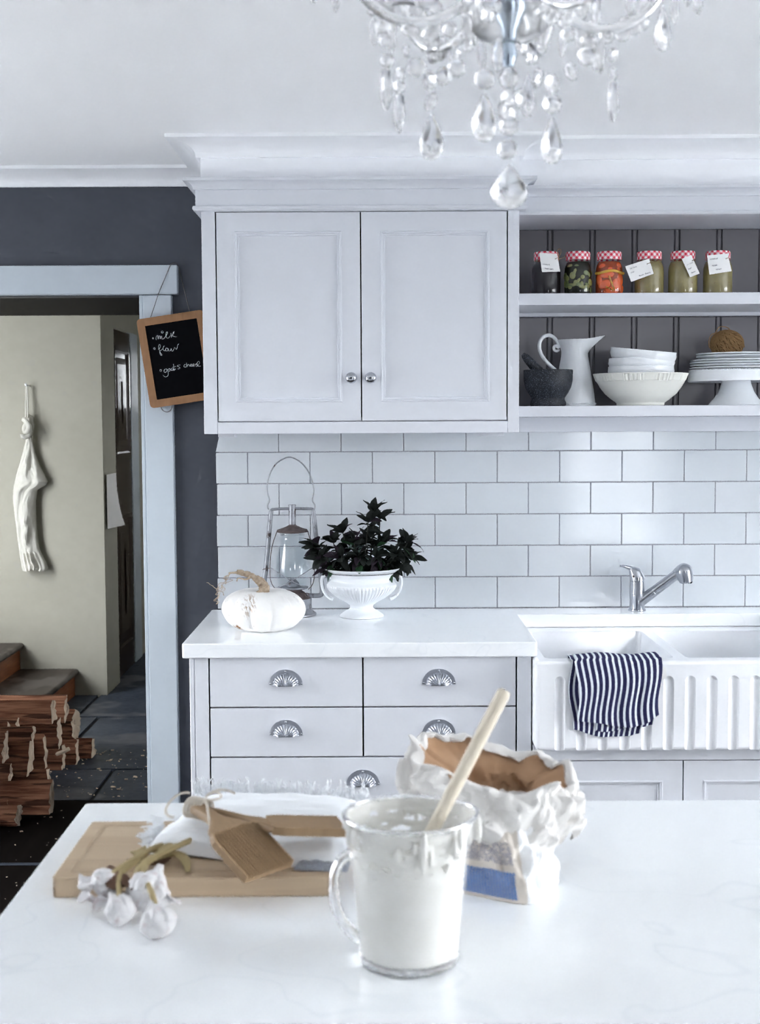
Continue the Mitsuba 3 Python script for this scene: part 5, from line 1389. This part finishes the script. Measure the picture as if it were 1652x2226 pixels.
# stem, bowls and arms (glass), silvered centre
zc = 2.0
part(ch, 'canopy', lathe(np.array([(0, 2.29), (.012, 2.292), (.045, 2.318), (.055, CEIL - .0005), (0, CEIL - .0005)]), 32, at=(HX, HY, 0)), 'silver_metal', 35)
part(ch, 'stem', lathe(np.array([(0, 1.925), (.006, 1.927), (.010, 1.94), (.007, 1.955), (.009, 1.97), (.020, 1.99), (.022, 2.005), (.010, 2.03), (.008, 2.08), (.016, 2.11), (.008, 2.14), (.006, 2.20), (.006, 2.30)]), 28, at=(HX, HY, 0)), 'silver_metal', 35)
part(ch, 'centre_bowl', lathe(np.array([(.012, 1.952), (.035, 1.960), (.052, 1.978), (.058, 1.998), (.056, 1.999), (.050, 1.980), (.034, 1.963), (.012, 1.955)]), 32, at=(HX, HY, 0)), 'crystal', 35)
part(ch, 'finial', lathe(np.array([(0, 1.900), (.008, 1.904), (.012, 1.914), (.008, 1.924), (0, 1.926)]), 20, at=(HX, HY, 0)), 'crystal', 35)
NA = 6
for k in range(NA):
    a = 2 * PI * k / NA + .15
    e = np.array([math.cos(a), math.sin(a), 0]); c = np.array([HX, HY, 0])
    part(ch, 'arm', stube([c + e * .02 + [0, 0, 2.03], c + e * .07 + [0, 0, 1.985], c + e * .13 + [0, 0, 1.975], c + e * .18 + [0, 0, 2.01], c + e * .19 + [0, 0, 2.045]], .0062, 10, 30), 'crystal', True)
    q = c + e * .19
    part(ch, 'drip_pan', lathe(np.array([(.006, 2.040), (.024, 2.036), (.038, 2.042), (.044, 2.050), (.042, 2.051), (.036, 2.045), (.024, 2.040), (.006, 2.044)]), 24, at=(q[0], q[1], 0)), 'crystal', 35)
    part(ch, 'candle_tube', lathe(np.array([(.011, 2.045), (.011, 2.13), (0, 2.13)]), 20, at=(q[0], q[1], 0)), 'white_china', 35)
    for j in range(6):
        b = 2 * PI * j / 6 + k
        p_ = q + np.array([.040 * math.cos(b), .040 * math.sin(b), 2.038])
        crystal('bead', O2, 'oct2', p_, b)
        crystal('prism_drop', PRS, 'prism_s', p_ - [0, 0, .009], b)
    # bead swag to the centre
    for t in np.linspace(.12, .88, 7):
        p_ = c + e * (.19 * t) + np.array([0, 0, 2.035 - .075 * math.sin(PI * t)])
        crystal('bead', O2, 'oct2', p_, a, .3)

# ------------------------------------------------------------------ slate board hung on the door casing
def frame_wood(p, n, uv):
    g = fbm(p.x * 30 + p.z * 4, p.y * 200, p.z * 30, octaves=4); h = fbm(p.x * 160, p.y * 160, p.z * 14)
    return mix((0.20, 0.095, 0.040), (0.34, 0.18, 0.085), g * 0.6 + h * 0.4)
mat('frame_wood', proc(frame_wood), 0.45, 0.4)
mat('slate_black', (0.004, 0.004, 0.005), 0.95, 0.03)
mat('chalk', (0.62, 0.65, 0.66), 0.95, 0.05)
mat('thin_string', (0.12, 0.11, 0.11), 0.9, 0.1)
kb = thing('chalkboard', 'small wood-framed slate with a chalk shopping list hanging crooked on the door casing', 'chalkboard')
o7 = np.array((-1.0911, 0.0680, 2.0437)); s7 = 0.0002311
def cw(cx, cy, dy=0.0): return np.array([o7[0] + s7 * cx, 0.068 + dy, o7[2] - s7 * cy])
TLc, TRc, BLc = np.array([92, 868]), np.array([1036, 730]), np.array([306, 2116])
uu = (TRc - TLc) / np.linalg.norm(TRc - TLc); Lw = np.linalg.norm(TRc - TLc); vv_ = np.array([-uu[1], uu[0]]); Lh = 1262
def bl_(a, b, dy=0.0):
    q = TLc + uu * a + vv_ * b
    return cw(q[0], q[1], dy)
def board_piece(poly, y0, y1):
    q = [bl_(a, b) for a, b in poly]
    return extrude([(p[0], p[2]) for p in q], y1 - y0, 'xz', y0)
FWd = 108
def arc(cx, cy, r, a0, a1): return [(cx + r * math.cos(t), cy + r * math.sin(t)) for t in np.linspace(a0, a1, 7)]
R_ = 55
left = arc(R_, R_, R_, PI, 1.5 * PI) + [(FWd, 0), (FWd, Lh)] + arc(R_, Lh - R_, R_, .5 * PI, PI)
right = [(Lw - a, b) for a, b in left][::-1]
part(kb, 'frame_side', board_piece(left, .062, .074), 'frame_wood', False)
part(kb, 'frame_side', board_piece(right, .062, .074), 'frame_wood', False)
part(kb, 'frame_rail', board_piece([(FWd + 1, 0), (Lw - FWd - 1, 0), (Lw - FWd - 1, FWd), (FWd + 1, FWd)], .0622, .0738), 'frame_wood', False)
part(kb, 'frame_rail', board_piece([(FWd + 1, Lh - FWd), (Lw - FWd - 1, Lh - FWd), (Lw - FWd - 1, Lh), (FWd + 1, Lh)], .0622, .0738), 'frame_wood', False)
part(kb, 'slate', board_piece([(FWd - 8, FWd - 8), (Lw - FWd + 8, FWd - 8), (Lw - FWd + 8, Lh - FWd + 8), (FWd - 8, Lh - FWd + 8)], .066, .072), 'slate_black', False, label='black slate')
def ring_pts(x, y, r): return [(x + r * math.cos(t), y + r * 1.1 * math.sin(t)) for t in np.linspace(0, 6.6, 9)]
WORDS = [
    [ring_pts(322, 1130, 8), ring_pts(455, 1042, 14), [(372, 1150), (372, 1105), (388, 1092), (396, 1142), (404, 1102), (418, 1096), (424, 1138), (438, 1106), (446, 1100), (450, 1138), (470, 1138), (492, 1116), (515, 1082), (530, 1056), (520, 1040), (508, 1066), (512, 1112), (530, 1130), (552, 1116), (566, 1092)],
     [(576, 1056), (580, 1092), (582, 1122)], [(584, 1106), (602, 1068), (622, 1034), (612, 1070), (600, 1094), (628, 1108), (660, 1106)]],
    [ring_pts(340, 1275, 12), [(392, 1288), (412, 1270), (426, 1240), (412, 1216), (400, 1236), (408, 1288), (428, 1340), (446, 1362), (434, 1370), (416, 1340), (420, 1308), (446, 1290), (466, 1262), (478, 1236), (468, 1250), (468, 1296), (484, 1304), (498, 1280)],
     [(512, 1266), (498, 1284), (506, 1308), (526, 1302), (528, 1278), (512, 1266), (536, 1276), (542, 1306), (562, 1306), (578, 1274), (586, 1308), (606, 1300), (624, 1262), (640, 1276), (650, 1284), (664, 1262), (668, 1232), (690, 1210)]],
    [ring_pts(425, 1582, 13), [(512, 1562), (484, 1566), (470, 1592), (484, 1610), (506, 1596), (516, 1568), (530, 1616), (524, 1656), (496, 1672), (458, 1648)], [(546, 1558), (532, 1578), (546, 1594), (560, 1578), (548, 1558), (566, 1564)],
     [(592, 1552), (574, 1564), (578, 1584), (598, 1570), (602, 1552), (606, 1580), (620, 1572)], [(604, 1496), (610, 1540), (616, 1572), (634, 1560)], [(588, 1538), (640, 1526)], [(704, 1512), (672, 1510), (660, 1522), (690, 1538), (696, 1552), (664, 1560)],
     [(778, 1500), (756, 1512), (754, 1532), (778, 1536), (798, 1522)], [(790, 1474), (796, 1530), (806, 1506), (824, 1500), (832, 1524), (848, 1516), (866, 1502), (856, 1492), (846, 1508), (856, 1526), (880, 1516), (900, 1502), (890, 1490), (880, 1508), (892, 1526), (914, 1512), (930, 1488), (936, 1504), (942, 1520), (924, 1532)],
     [(936, 1512), (962, 1498), (974, 1468), (956, 1456), (942, 1484), (952, 1518), (972, 1526), (990, 1520)]]]
for wd in WORDS:
    ms = []
    for st in wd:
        pts = spline([cw(a, b) + np.array([0, .0658 - .068, 0]) for a, b in st], 6 * len(st))
        ms.append(tube(pts, .00062, 6))
    part(kb, 'chalk_word', cat(ms), 'chalk', True, label='chalk handwriting')
sr = [bl_(190, 20), (-0.9981, 0.0820, 1.9304), (-0.9582, 0.0860, 2.0229), (-0.9545, 0.0920, 2.0280), (-0.9429, 0.1050, 2.0302), (-0.9375, 0.1180, 2.0190), (-0.9331, 0.1170, 2.0009), bl_(755, 12, .010)]
sr[0] = sr[0] + np.array([0, .002, 0])
pts = np.vstack([np.linspace(sr[i], sr[i + 1], 6) for i in range(len(sr) - 1)])
part(kb, 'string', tube(pts, .0011, 6), 'thin_string', True)
part(kb, 'wire_loop', stube([cw(412, 2098, .012), cw(430, 2138, .014), cw(488, 2168, .016), cw(545, 2142, .014), cw(562, 2080, .012)], .0011, 6, 24), 'thin_string', True)

# ------------------------------------------------------------------ in the hall: stairs, firewood, apron, paper
def stair_wood(p, n, uv):
    g = fbm(p.x * 60, p.y * 8, p.z * 60)
    return mix((0.16, 0.05, 0.018), (0.34, 0.13, 0.05), g)
mat('stair_riser', proc(stair_wood), 0.4, 0.4)
def tread_wood(p, n, uv):
    g = fbm(p.x * 70, p.y * 6, p.z * 70); w = smoothstep(0.45, 0.7, fbm(p.x * 9, p.y * 5, 1))
    return mix(mix((0.014, 0.009, 0.008), (0.040, 0.025, 0.020), g), (0.11, 0.095, 0.09), w * 0.55)
mat('stair_tread', proc(tread_wood), 0.38, 0.45)
stt = thing('staircase', 'worn wooden steps rising to the left against the hall wall', 'stairs')
for k in range(5):
    xn, zt_ = -1.952 - .300 * k, .148 + .146 * k
    part(stt, 'riser', box(xn - .045, xn - .022, 2.05, YW - .002, (zt_ - .146) if k else -.012, zt_ - .034), 'stair_riser', False)
    m = m3.Manifold.batch_hull([m3.Manifold.cylinder(YW - 2.042, .017, .017, 20).rotate([-90, 0, 0]).translate([xn - .017, 2.04, zt_ - .017]), m3.Manifold.cube([.02, YW - 2.042, .034]).translate([xn - .34, 2.04, zt_ - .034])])
    part(stt, 'tread', m, 'stair_tread', 30)
    part(stt, 'stringer_block', box(xn - .34, xn - .046, 2.06, 2.085, -.012, zt_ - .035), 'stair_riser', False)

def log_face(p, n, uv):
    g = fbm(p.x * 10, p.y * 120, p.z * 120, octaves=4); h = fbm(p.x * 6, p.y * 18, p.z * 18)
    k = smoothstep(0.56, 0.66, fbm(p.x * 7 + 3, p.y * 60, p.z * 60))
    c = mix((0.10, 0.028, 0.012), (0.40, 0.20, 0.12), smoothstep(0.25, 0.75, g) * 0.65 + h * 0.35)
    return mix(c, (0.035, 0.012, 0.007), k * 0.8)
def log_end(p, n, uv):
    g = fbm(p.x * 60, p.y * 60, p.z * 60); k = smoothstep(0.60, 0.66, fbm(p.x * 4, p.y * 90, p.z * 12))
    return mix(mix((0.62, 0.47, 0.34), (0.82, 0.70, 0.57), g), (0.20, 0.10, 0.06), k * 0.5)
mat('log_face', proc(log_face), 0.8, 0.2)
mat('log_end', proc(log_end), 0.8, 0.2)
r5 = np.random.default_rng(31)
SH = {'wedge': [(-.5, -.5), (.35, -.5), (.5, -.2), (.42, .5), (.1, .45), (-.35, 0)], 'slab': [(-.28, -.5), (.25, -.42), (.40, -.1), (.32, .42), (.05, .5), (-.32, .30), (-.38, -.15)],
      'quarter': [(-.5, -.5), (.5, -.45), (.45, 0), (.15, .40), (-.30, .5)], 'round': [(.5 * math.cos(a), .5 * math.sin(a)) for a in np.linspace(0, 2 * PI, 11, endpoint=False)],
      'splinter': [(-.3, -.5), (.1, -.5), (.35, .1), (.25, .5), (-.1, .45), (-.35, .0)]}
def log(label, c, w, h, shape, L=.40, yaw=0.0, roll=0.0, group='split firewood stacked in the doorway', cat_='firewood'):
    """split log whose sawn end, centred at c, faces +x; w through depth, h upright."""
    k = thing('firewood_log', label, cat_, group)
    poly = np.array(SH[shape], float) * [w, h]
    poly = np.vstack([poly[i] * (1 - t) + poly[(i + 1) % len(poly)] * t for i in range(len(poly)) for t in np.linspace(0, 1, 5)[:-1]])
    poly = poly * (1 + r5.normal(0, .025, (len(poly), 1)))
    ca, sa = math.cos(roll), math.sin(roll)
    poly = poly @ np.array([[ca, sa], [-sa, ca]])
    n, ns = len(poly), 16
    sd = int(r5.integers(1000))
    P_ = np.zeros((ns, n, 3))
    for i in range(ns):
        x = -L * i / (ns - 1)
        for j in range(n):
            q = np.array([x * 5, poly[j, 0] * 40, poly[j, 1] * 40])
            s = 1 + (meshkit.fbm(q, 3, sd) - .5) * .22
            P_[i, j] = [x + (meshkit.noise(q * 2 + 5, sd) - .5) * (.016 if i == 0 else 0), poly[j, 0] * s, poly[j, 1] * s]
    M = R3((0, 0, 1), yaw)
    P_ = P_ @ M.T + np.array(c)
    side = grid(P_, close_v=True)
    if side.volume < 0: side.invert()
    part(k, 'split_face', side, 'log_face', 25)
    for e, sgn in ((0, 1), (ns - 1, -1)):
        cen = P_[e].mean(0)
        f = [[n, j, (j + 1) % n] if sgn > 0 else [n, (j + 1) % n, j] for j in range(n)]
        m = trimesh.Trimesh(np.vstack([P_[e], cen]), f, process=False)
        if m.face_normals[:, 0].mean() * sgn < 0: m.invert()
        part(k, 'cut_end', m, 'log_end', False)
LG = [
    ('long split log lying on top of the pile at the front', (-1.6721, 1.3001, 0.2867), 0.111, 0.097, 'quarter', 0.36, 0.025),
    ('split log with a reddish upper edge behind the top of the pile', (-1.6695, 1.4999, 0.2493), 0.102, 0.110, 'wedge', 0.36, 0.010),
    ('thick half-round log with a pale rim near the right of the pile', (-1.6525, 1.6201, 0.1500), 0.145, 0.143, 'round', 0.34, -0.060),
    ('tall split log below the top log with a ragged pale end', (-1.6658, 1.3602, 0.1754), 0.102, 0.138, 'slab', 0.36, 0.015),
    ('splintered log with a frayed pale end standing on the slate floor', (-1.6672, 1.4297, 0.0527), 0.093, 0.106, 'splinter', 0.36, 0.000),
    ('narrow pale-ended log in the bottom row beside the rightmost log', (-1.6267, 1.5128, 0.0513), 0.085, 0.110, 'slab', 0.36, 0.030),
    ('short log at the right end of the bottom row on the slate', (-1.5825, 1.6400, 0.0423), 0.085, 0.087, 'quarter', 0.34, -0.030),
    ('thin upright-looking split log with a pale strip below the pile top', (-1.6899, 1.2115, 0.1278), 0.076, 0.138, 'splinter', 0.36, 0.050),
    ('small log with a chipped pale end low on the right of the dark logs', (-1.6614, 1.1400, 0.0399), 0.076, 0.083, 'quarter', 0.32, 0.050),
    ('big dark log with a rough brown end in the middle of the pile', (-1.7190, 1.0804, 0.1491), 0.144, 0.152, 'wedge', 0.36, 0.060),
    ('small reddish log end with a crack under the top log', (-1.7823, 1.1400, 0.2594), 0.080, 0.064, 'slab', 0.3, 0.050),
    ('little dark red log tucked under the top log', (-1.6770, 0.9797, 0.2681), 0.072, 0.055, 'quarter', 0.3, 0.050),
    ('weathered log with ring cracks at the left edge of the pile', (-1.7706, 0.9013, 0.2262), 0.096, 0.110, 'wedge', 0.36, 0.100),
    ('cracked log leaning at the front foot of the pile with grey bark', (-1.545, 0.720, 0.075), 0.105, 0.120, 'splinter', 0.34, 0.1),
    ('dark log at the bottom front left of the pile', (-1.700, 0.720, 0.052), 0.120, 0.098, 'slab', 0.36, 0.1),
    ('yellowish log at the lower left edge of the pile', (-1.7365, 0.8398, 0.1125), 0.088, 0.129, 'splinter', 0.36, 0.100),
    ('round dark log lying low at the front of the pile', (-1.640, 0.600, 0.040), 0.100, 0.078, 'round', 0.36, 0.1),
    ('split log half hidden behind the reddish log at the back of the pile', (-1.8442, 1.8000, 0.0563), 0.093, 0.092, 'wedge', 0.34, 0.000),
    ('dark log at the left edge just under the long top log', (-1.7954, 1.0505, 0.2584), 0.080, 0.083, 'quarter', 0.34, 0.050),
    ('dark log at the left edge between the weathered and the yellowish logs', (-1.8231, 0.9800, 0.1142), 0.072, 0.083, 'round', 0.34, 0.050),
]
for lab, c, w, h, shp, L, yw in LG:
    log(lab, c, w, h, shp, L if c[1] - w / 2 > .93 else min(L, c[0] + 1.93), yw if c[1] - w / 2 > .93 else 0.0, r5.normal(0, .12))
solo('kindling', stube([(-1.6631, 1.3000, 0.0973), (-1.6326, 1.2800, 0.1122), (-1.6049, 1.2800, 0.1259)], .0085, 7, 10), 'log_end', 'pale stick of kindling lying across the log ends', 'kindling')
solo('straw', cat(stube([(-1.6257, 0.4200, -0.0367), (-1.5999, 0.4300, -0.0299), (-1.5751, 0.4500, -0.0263)], .0025, 5, 10), stube([(-1.6307, 0.4200, -0.0384), (-1.6234, 0.4300, -0.0332)], .0015, 4, 6)), 'dry_stem', 'single pale straw lying on the dark floor by the doorway', 'straw')
ck = []
for k in range(230):
    if k < 170:
        x, y, zz_ = r5.uniform(-1.95, -1.25), r5.uniform(.98, 1.75), -.0005
    else:
        x, y, zz_ = r5.uniform(-1.75, -1.25), r5.uniform(-.2, .85), .0006
    s = abs(r5.normal(.001, .003)) + .001
    ck.append(rotm(box(x - s, x + s, y - s * .5, y + s * .5, zz_, zz_ + s * .5, .0), r5.uniform(0, PI), at=(x, y, 0)))
k_ = thing('wood_chips', 'scattered wood chips and crumbs on the slate floor beside the firewood', 'wood chips')
labels[k_]['kind'] = 'stuff'
scene[k_] = mikit.ply(cat(ck), 'log_end', False)

# apron on a wall hook
def linen(p, n, uv):
    return mix((0.52, 0.51, 0.46), (0.62, 0.61, 0.56), fbm(p.x * 60, p.y * 60, p.z * 60))
mat('linen', proc(linen), 0.9, 0.1, sheen=0.2)
ap = thing('apron', 'cream linen apron hanging knotted on the hall wall above the steps', 'apron')
rows = [(901, 53, 61), (906, 51, 67), (925, 49, 71), (942, 50, 67), (951, 52, 63), (962, 50, 66), (985, 44, 71), (1010, 36, 79), (1032, 29, 90), (1048, 25, 97), (1056, 23, 92), (1066, 21, 74), (1090, 20, 70), (1130, 24, 70), (1170, 28, 72), (1197, 31, 76), (1206, 32, 80), (1222, 34, 88), (1238, 36, 94), (1243, 38, 90)]
aw = np.array((-2.1811, 2.9000, 1.3068)); sa_ = 0.0024852
rr_ = np.array(rows, float)
yy_ = np.linspace(901, 1243, 110)
Lb, Rb = np.interp(yy_, rr_[:, 0], rr_[:, 1]), np.interp(yy_, rr_[:, 0], rr_[:, 2])
nj = 56
Pa, Pq = np.zeros((110, nj, 3)), np.zeros((110, nj, 3))
for i in range(110):
    for j in range(nj):
        t = j / (nj - 1)
        x = Lb[i] + (Rb[i] - Lb[i]) * t
        wd_ = (Rb[i] - Lb[i]) * sa_
        q = np.array([t * 5.0 + (yy_[i] - 900) * .022, (yy_[i] - 900) * .030, 3.3])
        fold = (meshkit.fbm(q, 3, 8) - .5) * .075 * min(1, wd_ / .10) + .012 * math.sin(t * 11 + (yy_[i] - 900) * .03) * min(1, wd_ / .1)
        if yy_[i] > 1204: fold += .012 * math.sin(t * 34)
        bulge = math.sin(PI * t) ** .6 * min(.055, wd_ * .42)
        ripz = (2.0 * math.sin(t * 9) if i > 104 else 0)
        Pa[i, j] = [aw[0] + (x - 60) * sa_, 2.955 - bulge - fold * math.sin(PI * t), aw[2] - (yy_[i] - 1000 + ripz) * sa_]
        Pq[i, j] = [aw[0] + (x - 60) * sa_, 2.965 + .0 * t, aw[2] - (yy_[i] - 1000 + ripz) * sa_]
fa = grid(Pa)
if fa.face_normals[:, 1].mean() > 0: fa.invert()
part(ap, 'cloth', fa, 'linen', True)
part(ap, 'back_layer', grid(Pq), 'linen', True)
for dx in (-2.2, 1.6):
    part(ap, 'neck_strap', stube([(aw[0] + (56 + dx * .4 - 60) * sa_, 2.955, aw[2] - (836 - 1000) * sa_), (aw[0] + (56.5 + dx - 60) * sa_, 2.945, aw[2] - (870 - 1000) * sa_), (aw[0] + (57.5 + dx - 60) * sa_, 2.93, aw[2] - (908 - 1000) * sa_)], .0045, 8, 16), 'linen', True)
part(ap, 'knot', stube([(aw[0] + (x - 60) * sa_, 2.90 - .02 * math.sin(i), aw[2] - (y - 1000) * sa_) for i, (x, y) in enumerate([(54, 912), (62, 918), (66, 930), (58, 940), (53, 930), (60, 922), (65, 942), (56, 950), (52, 944)])], .0135, 8, 60), 'linen', True)
solo('wall_hook', cat(tube([(aw[0] + (56 - 60) * sa_, 3.0, aw[2] - (838 - 1000) * sa_), (aw[0] + (56 - 60) * sa_, 2.94, aw[2] - (838 - 1000) * sa_)], .005, 8), blob((aw[0] + (56 - 60) * sa_, 2.938, aw[2] - (836 - 1000) * sa_), .008, 1)), 'white_china', 'small hook holding the apron on the hall wall', 'hook')
# sheet of paper on the end of the hall wall
Pp2 = np.zeros((8, 14, 3))
z1_, z0_ = (-1.8062, 3.1500, 1.2203)[2], (-1.8120, 3.1500, 0.9209)[2]
for i in range(8):
    for j in range(14):
        s, t = i / 7, j / 13
        curl = .045 * (t ** 2.2) * (s) + .006
        Pp2[i, j] = [-1.789 + curl, 3.03 + .27 * s, z1_ + (z0_ - z1_) * t]
solo('paper_sheet', cat(grid(Pp2), tr(grid(Pp2, flip=True), -.0008, 0, 0)), 'card', 'curled white paper pinned on the narrow end of the hall wall', 'paper', smooth=True)
